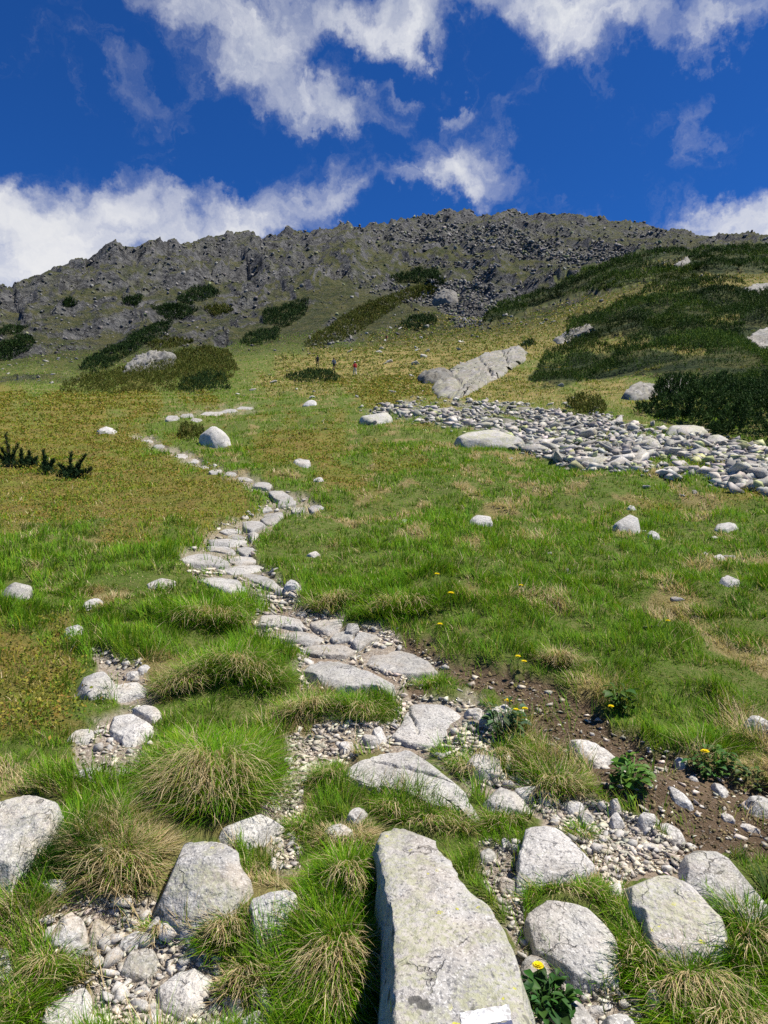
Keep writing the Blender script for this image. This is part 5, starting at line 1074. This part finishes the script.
for i, (lab, poly, hm, pal) in enumerate([
  ('broad olive green dwarf pine mound at the foot of left crags', [(55,394),(90,380),(130,370),(180,354),(210,349),(232,356),(238,372),(225,387),(180,392),(120,395)], 1.6, OLIVE),
  ('round dark dwarf pine in front of the olive mound', [(177,393),(184,383),(205,379),(226,382),(231,392),(200,396)], 1.6, DARK),
  ('dwarf pine bush right beside the three hikers', [(283,380),(290,375),(310,372),(330,373),(343,378),(335,383),(300,384)], .75, DARK),
  ('long dark pine patch slanting up across the left crags', [(77,370),(100,354),(125,340),(150,327),(175,321),(165,336),(145,346),(120,363),(95,376)], 1.8, DARK),
  ('dark pine patch above the slanting long one', [(150,308),(180,306),(198,309),(190,319),(165,321)], 1.8, DARK),
  ('highest pine patch of left crags under the cliffs', [(175,299),(195,289),(212,287),(220,295),(200,303),(185,306)], 1.8, DARK),
  ('narrow pine strip beneath the slanting patch', [(148,346),(170,339),(195,341),(180,347),(155,351)], 1.5, OLIVE),
  ('small olive pine patch between two dark ones', [(202,309),(225,305),(235,311),(215,318)], 1.6, OLIVE),
  ('dark pine patch in a rocky hollow left of centre', [(235,346),(255,333),(280,329),(278,341),(260,347)], 1.8, DARK),
  ('wide dark pine patch above the rocky hollow', [(262,325),(262,316),(285,306),(310,301),(305,316),(285,329)], 1.8, DARK),
  ('long pine ridge slanting up in the middle of mountain foot', [(303,347),(330,329),(350,313),(384,299),(420,286),(440,288),(430,297),(400,306),(370,326),(345,341),(320,348)], 1.8, OLIVE),
  ('pine patch at right end of the middle slanting ridge', [(396,326),(410,319),(430,316),(438,323),(425,331),(405,331)], 1.7, DARK),
  ('top dark pine patch in the central gully', [(388,279),(420,269),(440,273),(445,286),(425,284),(400,284)], 1.9, DARK),
  ('dark pine patch at the left edge beneath cliffs', [(-20,350),(0,346),(20,339),(38,341),(30,351),(10,361),(-20,364)], 1.8, DARK),
  ('small pine strip at left edge above the dark patch', [(-10,331),(0,330),(20,325),(32,326),(20,334),(-10,337)], 1.6, DARK),
  ('small pine spot under the left cliffs', [(60,303),(70,299),(77,304),(66,310)], 1.8, DARK),
  ('small pine spot right of the one under left cliffs', [(121,305),(132,297),(143,297),(138,307)], 1.8, DARK),
  ('low pine strip just above the scree', [(560,409),(575,405),(592,405),(610,411),(600,416),(575,414)], .8, OLIVE),
  ('single dark pine bush above the grey green rock slab', [(520,346),(527,341),(534,342),(535,347),(526,351)], 1.3, DARK),
  ('low dark bush beneath tilted pale boulder', [(172,436),(186,430),(204,433),(206,440),(186,441)], .35, OLIVE)]):
    d_ = float(ray_d(np.mean([p[0] for p in poly]), np.mean([p[1] for p in poly]))[0])
    thicket('dwarf_pine', lab, [poly], 2.0, hm*1.25, 3.2 if d_ > 70 else 4.6, 8, 540+i*3, pal=pal, edge=3.5, cell=4.5 if d_ > 150 else (2.8 if d_ > 50 else 1.2))
# young pine shoots standing in the heath at the left edge: each with its trunk and candles
BARK = plain('pine_bark', (.10, .07, .045), .9)
def tube(path, rad, seg=6):
    V, Q = [], []; path = np.asarray(path, float)
    for i, p in enumerate(path):
        d = path[min(i+1, len(path)-1)]-path[max(i-1, 0)]; d /= np.linalg.norm(d)+1e-9; a = np.cross(d, [.31, .9, .2]); a /= np.linalg.norm(a); b = np.cross(d, a)
        for k in range(seg): V.append(p+rad[i]*(math.cos(6.283*k/seg)*a+math.sin(6.283*k/seg)*b))
    for i in range(len(path)-1):
        for k in range(seg): j = (k+1) % seg; Q.append((i*seg+k, i*seg+j, (i+1)*seg+j, (i+1)*seg+k))
    return np.array(V), np.array(Q)
def young_pine(label, px, py, stems, seed):
    g = ground(px, py)[0]; s = g[1]/F; r = np.random.default_rng(seed); root = bpy.data.objects.new('young_pine', None); COL.objects.link(root); root.location = g
    tag(root, label, 'young pine', 'young pines sprouting from the heath')
    TV, TQ, n0, NV, NT_, NC, m0 = [], [], 0, [], [], [], 0
    for (dx, hpx, bend) in stems:
        h = hpx*s; k = np.linspace(0, 1, 8); path = np.stack([dx*s*.3+(dx*s*.7+bend*s)*k**1.3, .1*np.sin(k*3)*s*3+k*0, h*k**.9], 1)
        v, q_ = tube(path, .022*(1-k*.7)); TV.append(v); TQ.append(q_+n0); n0 += len(v)
        nn = 90; f = r.uniform(.12, 1, nn); P = np.stack([np.interp(f, k, path[:, c]) for c in range(3)], 1)
        up = np.stack([r.normal(0, .35, nn), r.normal(0, .35, nn), np.full(nn, .8)], 1); up /= np.linalg.norm(up, axis=1, keepdims=True)
        V, T_, C = shoots(P, up, np.full(nn, .11)*(1.35-.55*f), 10, seed+int(hpx), pal=((.014,.035,.014),(.022,.050,.020),(.035,.070,.024)), wn=.12); NV.append(V); NT_.append(T_+m0); NC.append(C); m0 += len(V)
    nn = 26*len(stems); xs_ = np.array([q_[0] for q_ in stems])*s; P = np.stack([r.uniform(xs_.min()-.1, xs_.max()+.1, nn), r.normal(0, .12, nn), r.uniform(0, .16, nn)], 1)
    up = np.stack([r.normal(0, .5, nn), r.normal(0, .4, nn), np.full(nn, .8)], 1); up /= np.linalg.norm(up, axis=1, keepdims=True)
    V, T_, C = shoots(P, up, np.full(nn, .12), 10, seed+77, pal=((.014,.035,.014),(.022,.050,.020),(.035,.070,.024)), wn=.12); NV.append(V); NT_.append(T_+m0); NC.append(C); m0 += len(V)
    link('trunk', mesh_from('trunk', np.concatenate(TV), [np.concatenate(TQ)]), BARK, root)
    link('needles', mesh_from('needles', np.concatenate(NV), [np.concatenate(NT_)], np.concatenate(NC), smooth=False), NEEDLE, root)
young_pine('tall young pine with two tiers at the left edge', 10, 467, [(-6,18,-3),(-2,32,-3),(5,22,3),(-10,12,-4)], 1)
young_pine('short young pine with single spike right of the tall one', 22, 468, [(0,18,-1),(4,10,3)], 2)
young_pine('slim young pine third from the left edge', 30, 468, [(0,16,-1),(5,9,2)], 3)
young_pine('bushy young pine with one leaning spike', 46, 474, [(-2,22,-1),(5,13,4),(2,9,-5)], 4)
young_pine('widest young pine with spreading forked branches', 70, 480, [(-8,14,-3),(-2,26,3),(4,12,6),(10,24,6),(14,10,8),(0,10,0)], 5)
# ---------------------------------------------------------------- hikers, trail mark
SKIN = plain('skin', (.50, .32, .22), .6); 
def cloth(name, c): return plain(name, c, .85, tuple(x*.7 for x in c), 12)
def limb_body(joints, bones, rad):
    """one continuous skin grown over a skeleton"""
    me = bpy.data.meshes.new('person'); me.from_pydata(joints, bones, []); o = bpy.data.objects.new('tmp_body', me); COL.objects.link(o)
    o.modifiers.new('s', 'SKIN'); sd = o.modifiers.new('u', 'SUBSURF'); sd.levels = 2
    for i, v in enumerate(me.skin_vertices[0].data): v.radius = rad[i]; v.use_root = (i == 0)
    dg = bpy.context.evaluated_depsgraph_get(); m2 = bpy.data.meshes.new_from_object(o.evaluated_get(dg)); bpy.data.objects.remove(o); return m2
def hiker(label, px, py, jacket, trousers, hair, pack, walk=1., turn=0., scale=1., hat=None):
    g = ground(px, py)[0]; s = .22*walk
    J = [(0,0,.98),(0,.02,1.15),(0,.05,1.36),(0,.06,1.50),(0,.08,1.60),(0,.09,1.70),
         (-.10,0,.92),(-.11,.10*walk,.50),(-.11,s*.9,.09),(-.11,s*.9+.14,.04),
         (.10,0,.92),(.11,.02*walk,.50),(.11,-s,.09),(.11,-s+.14,.04),
         (-.19,.05,1.40),(-.25,-.02*walk,1.13),(-.25,.12,.93),(-.25,.16,.84),
         (.19,.05,1.40),(.25,.02,1.13),(.24,.22*walk,.98),(.24,.28*walk,.92)]
    B = [(0,1),(1,2),(2,3),(3,4),(4,5),(0,6),(6,7),(7,8),(8,9),(0,10),(10,11),(11,12),(12,13),(2,14),(14,15),(15,16),(16,17),(2,18),(18,19),(19,20),(20,21)]
    R = [(.15,.11),(.14,.10),(.17,.11),(.06,.06),(.10,.11),(.085,.095),(.095,.095),(.065,.065),(.045,.05),(.04,.035),(.095,.095),(.065,.065),(.045,.05),(.04,.035),(.06,.06),(.048,.048),(.038,.038),(.04,.03),(.06,.06),(.048,.048),(.038,.038),(.04,.03)]
    me = limb_body(J, B, R)
    for m in (jacket, trousers, SKIN, BOOT): me.materials.append(m)
    for p in me.polygons:
        z_ = p.center.z; a = abs(p.center.x); p.material_index = 3 if z_ < .13 else (1 if z_ < .98 and a < .2 else (2 if z_ > 1.47 or (a > .2 and z_ < 1.0) else 0)); p.use_smooth = True
    o = link('person', me, None, None, g); o.rotation_euler = (0, 0, turn); o.scale = (scale,)*3; tag(o, label, 'person', 'hikers on the trail')
    # face: nose and ears as one small mesh, hair, rucksack
    def blob(name, c, r_, mat, parent, cut=None):
        U, Fc = ICO[3]; V = U*np.array(r_)
        if cut is not None: V = np.where((V[:, 1:2] > cut) & (V[:, 2:3] < .02), V*.75, V)
        me_ = mesh_from(name, V+np.array(c), [Fc]); return link(name, me_, mat, parent)
    blob('hair', (0, .065, 1.685), (.098, .108, .105), hair, o, .03)
    blob('nose', (0, .185, 1.63), (.014, .022, .02), SKIN, o)
    if hat is not None:
        t_ = np.linspace(0, 6.283, 20, endpoint=False); ring = lambda r_, z_: np.stack([np.cos(t_)*r_, .08+np.sin(t_)*r_, t_*0+z_], 1)
        V = np.concatenate([ring(.16, 1.70), ring(.105, 1.725), ring(.10, 1.79), ring(.04, 1.82)]); i = np.arange(20); j = (i+1) % 20
        link('hat', mesh_from('hat', V, [np.concatenate([np.stack([i+20*k, j+20*k, j+20*k+20, i+20*k+20], 1) for k in range(3)]), ]), hat, o)
    if pack is not None:
        b = bmesh.new(); bmesh.ops.create_cube(b, size=1); bmesh.ops.scale(b, vec=(.30, .18, .48), verts=b.verts); bmesh.ops.bevel(b, geom=b.edges[:], offset=.05, segments=3, affect='EDGES'); bmesh.ops.translate(b, vec=(0, -.17, 1.24), verts=b.verts)
        m_ = bpy.data.meshes.new('rucksack'); b.to_mesh(m_); b.free(); rk_ = link('rucksack', m_, pack, o)
        b = bmesh.new(); bmesh.ops.create_cube(b, size=1); bmesh.ops.scale(b, vec=(.24, .07, .2), verts=b.verts); bmesh.ops.bevel(b, geom=b.edges[:], offset=.025, segments=2, affect='EDGES'); bmesh.ops.translate(b, vec=(0, -.28, 1.14), verts=b.verts)
        m_ = bpy.data.meshes.new('pocket'); b.to_mesh(m_); b.free(); link('pocket', m_, pack, rk_)
    return o
BOOT = cloth('boots', (.05, .04, .03)); DARKC = cloth('dark_cloth', (.025, .025, .03)); HAIR = cloth('dark_hair', (.03, .02, .015)); BLUE = cloth('blue_cloth', (.05, .13, .30)); RED = cloth('red_cloth', (.55, .05, .05)); PALE = cloth('pale_cloth', (.55, .52, .48)); GREY = cloth('grey_cloth', (.16, .16, .17)); ORANGE = cloth('orange_cloth', (.5, .16, .07)); TAN = cloth('tan_cloth', (.36, .26, .17))
hiker('person in black jacket walking ahead of the blue one', 317.5, 367, DARKC, DARKC, HAIR, DARKC, 1, .25)
hiker('person with blue jacket and grey rucksack in the middle of three', 334, 371, BLUE, DARKC, HAIR, GREY, -1, .3)
hiker('person with red rucksack and white hat, last of three hikers', 355, 375.5, RED, PALE, HAIR, RED, 1, .35, hat=PALE)
hiker('person in orange and dark clothes alone higher up the slope', 386.5, 342.5, ORANGE, TAN, HAIR, DARKC, -1, -.2)
# the painted mark on the boulder follows the face of the stone
def paint(name, quad, mat, parent, off=.0025):
    bv = BVHTree.FromPolygons([Vector(v) for v in FGV], [tuple(int(i) for i in f) for fs in FGF for f in fs]); n = 26, 12; V = []
    q = np.array(quad, float); ok = []
    for i in range(n[0]+1):
        for j in range(n[1]+1):
            a, b = i/n[0], j/n[1]; p = (q[0]*(1-a)+q[1]*a)*(1-b)+(q[3]*(1-a)+q[2]*a)*b
            e = 1.6*min(a, 1-a, b, 1-b) < .06
            if e: p = p+np.array([n2(a*9, b*5, 4), n2(a*9, b*5, 5)])*1.3
            dv = Vector(((p[0]-CX)/F, 1, (CY-p[1])/F)); h, nn, _, _ = bv.ray_cast(Vector((0, 0, EYE)), dv.normalized())
            if h is None: h, nn = Vector((0, 0, 0)), None
            else: h = h+nn*off*(1 if nn.dot(dv) < 0 else -1)
            V.append(h[:]); ok.append(nn is not None)
    V = np.array(V); Q = np.array([(i*(n[1]+1)+j, (i+1)*(n[1]+1)+j, (i+1)*(n[1]+1)+j+1, i*(n[1]+1)+j+1) for i in range(n[0]) for j in range(n[1])]); ok = np.array(ok); Q = Q[ok[Q].all(1)]
    o = link(name, mesh_from(name, V-np.array(parent.location), [Q]), mat); o.parent = parent; return o
def paint_mat(name, c):
    m, t = newmat(name); P = t('ShaderNodeNewGeometry').outputs['Position']; f = t.noise(P, 70, 5, .7); f2 = t.noise(P, 25, 4, .7)
    col = t.mix(t.ramp(f, .54, .62, 0, .8), c, tuple(x*.55 for x in c)); col = t.mix(t.ramp(f2, .54, .62, 0, .85), col, (.32, .31, .29)); finish(t, col, .7, t.bump(f, .003, .6), .3); return m
paint('trail_mark', [(460,1013),(509,1005),(512,1020),(462,1030)], paint_mat('white_paint', (.60, .605, .60)), FG)
paint('trail_mark', [(462.5,1031),(512.3,1021),(515,1038),(465,1050)], paint_mat('dark_blue_paint', (.07, .08, .14)), FG)
# ---------------------------------------------------------------- camera, sun, sky
cam = bpy.data.objects.new('camera', bpy.data.cameras.new('camera')); COL.objects.link(cam)
cam.location = (0, 0, EYE); cam.rotation_euler = (math.pi/2, 0, 0)
cam.data.sensor_fit = 'VERTICAL'; cam.data.sensor_height = 24; cam.data.lens = F/1024*24; cam.data.clip_start = .05; cam.data.clip_end = 6000
sc.camera = cam
SUN = Vector((.47, -.02, .88)).normalized()
el = math.asin(SUN.z); az = math.atan2(SUN.x, SUN.y)
sl = bpy.data.lights.new('sun', 'SUN'); sl.energy = 4.9; sl.angle = math.radians(.5); sl.color = (1, .94, .85)
so = bpy.data.objects.new('sun', sl); COL.objects.link(so); so.location = (0, 0, 60); so.rotation_euler = SUN.to_track_quat('Z', 'Y').to_euler()
w = bpy.data.worlds.new('World'); sc.world = w; w.use_nodes = True
t = NT(w.node_tree); t.n.clear()
sky = t('ShaderNodeTexSky', sky_type='NISHITA'); sky.sun_disc = False; sky.sun_elevation = el; sky.sun_rotation = az
sky.altitude = 1900; sky.air_density = 1.; sky.dust_density = .2; sky.ozone_density = 3.
skc = t.mix(1., sky.outputs[0], (.10, .35, .73), 'MULTIPLY')
gen = t('ShaderNodeTexCoord').outputs['Generated']
nv = t('ShaderNodeVectorMath', {0: gen}, operation='NORMALIZE').outputs[0]
sx = t('ShaderNodeSeparateXYZ', {0: nv})
azn = t.math('ARCTAN2', sx.outputs[0], sx.outputs[1]); eln = t.math('ARCSINE', sx.outputs[2])
q = t('ShaderNodeCombineXYZ', {0: azn, 1: eln, 2: 0.}).outputs[0]
w1 = t('ShaderNodeTexNoise', {'Vector': q, 'Scale': 9., 'Detail': 7., 'Roughness': .62})
w2 = t('ShaderNodeTexNoise', {'Vector': t.vadd(q, (4, 2, 0)), 'Scale': 30., 'Detail': 5., 'Roughness': .65})
qw = t.vadd(q, t.vadd(t.vmul(t.vadd(w1.outputs['Color'], (-.5, -.5, -.5)), (.22, .18, 0)), t.vmul(t.vadd(w2.outputs['Color'], (-.5, -.5, -.5)), (.022, .02, 0))))
BLOBS = [(60,235,150,52,1.25),(8,185,60,42,1.0),(175,222,110,40,1.1),(30,275,90,40,1.0),(270,215,60,34,.9),(335,196,40,24,.8),(-90,240,120,70,1.1),
         (468,163,60,34,.95),(445,185,62,22,.8),(528,180,30,22,.5),
         (215,25,80,42,.9),(255,70,56,34,.8),(335,25,120,38,.9),(320,105,70,30,.7),(345,120,50,24,.7),(425,28,84,34,.8),(480,5,60,20,.7),
         (590,20,80,36,.9),(580,-10,90,30,1.),(730,8,75,38,.95),(460,105,20,14,.45),(400,100,18,10,.4),
         (750,225,68,34,1.15),(830,215,100,50,1.2),(200,-60,160,60,.9),(620,-70,190,50,.8)]
acc = None
for (bx, by, rx, ry, s_) in BLOBS:
    a0 = math.atan((bx-CX)/F); l = math.hypot(F, bx-CX); e0 = math.atan((CY-by)/l)
    ra = rx*math.cos(a0)**2/F; re = ry*math.cos(e0)**2/l
    d = t.vmul(t.vadd(qw, (-a0, -e0, 0)), (1/ra, 1/re, 0))
    ln = t('ShaderNodeVectorMath', {0: d}, operation='LENGTH').outputs['Value']
    v = t.ramp(ln, 1.45, .0, 0, s_)
    acc = v if acc is None else t.math('ADD', acc, t.math('MULTIPLY', v, t.math('SUBTRACT', 1., t.math('MULTIPLY', acc, .6))))
det = t.noise(t.vmul(t.vadd(qw, (2, 7, 0)), (1, 1.3, 1)), 11, 7, .60, .4)
dens = t.math('ADD', acc, t.math('MULTIPLY', t.math('SUBTRACT', det, .5), 1.9))
mask = t.ramp(dens, .06, 1.6)
shade = t.noise(t.vadd(q, (3, 1, 0)), 13, 6, .6)
cc = t.mix(t.ramp(shade, .36, .64), (5.6, 5.65, 5.75), (4.3, 4.5, 4.9))
cc = t.mix(t.ramp(eln, .52, .40), cc, t.mix(.7, cc, (5.4, 5.4, 5.5)))
fin = t.mix(mask, skc, cc)
bg = t('ShaderNodeBackground', {0: fin, 1: .1}); wo = t('ShaderNodeOutputWorld'); t.l.new(bg.outputs[0], wo.inputs[0])
vs = sc.view_settings; vs.view_transform = 'Standard'; vs.look = 'None'; vs.exposure = .62; vs.gamma = 1; vs.use_curve_mapping = False
sc.cycles.max_bounces = 5; sc.cycles.diffuse_bounces = 2; sc.cycles.transmission_bounces = 3; sc.cycles.use_denoising = False
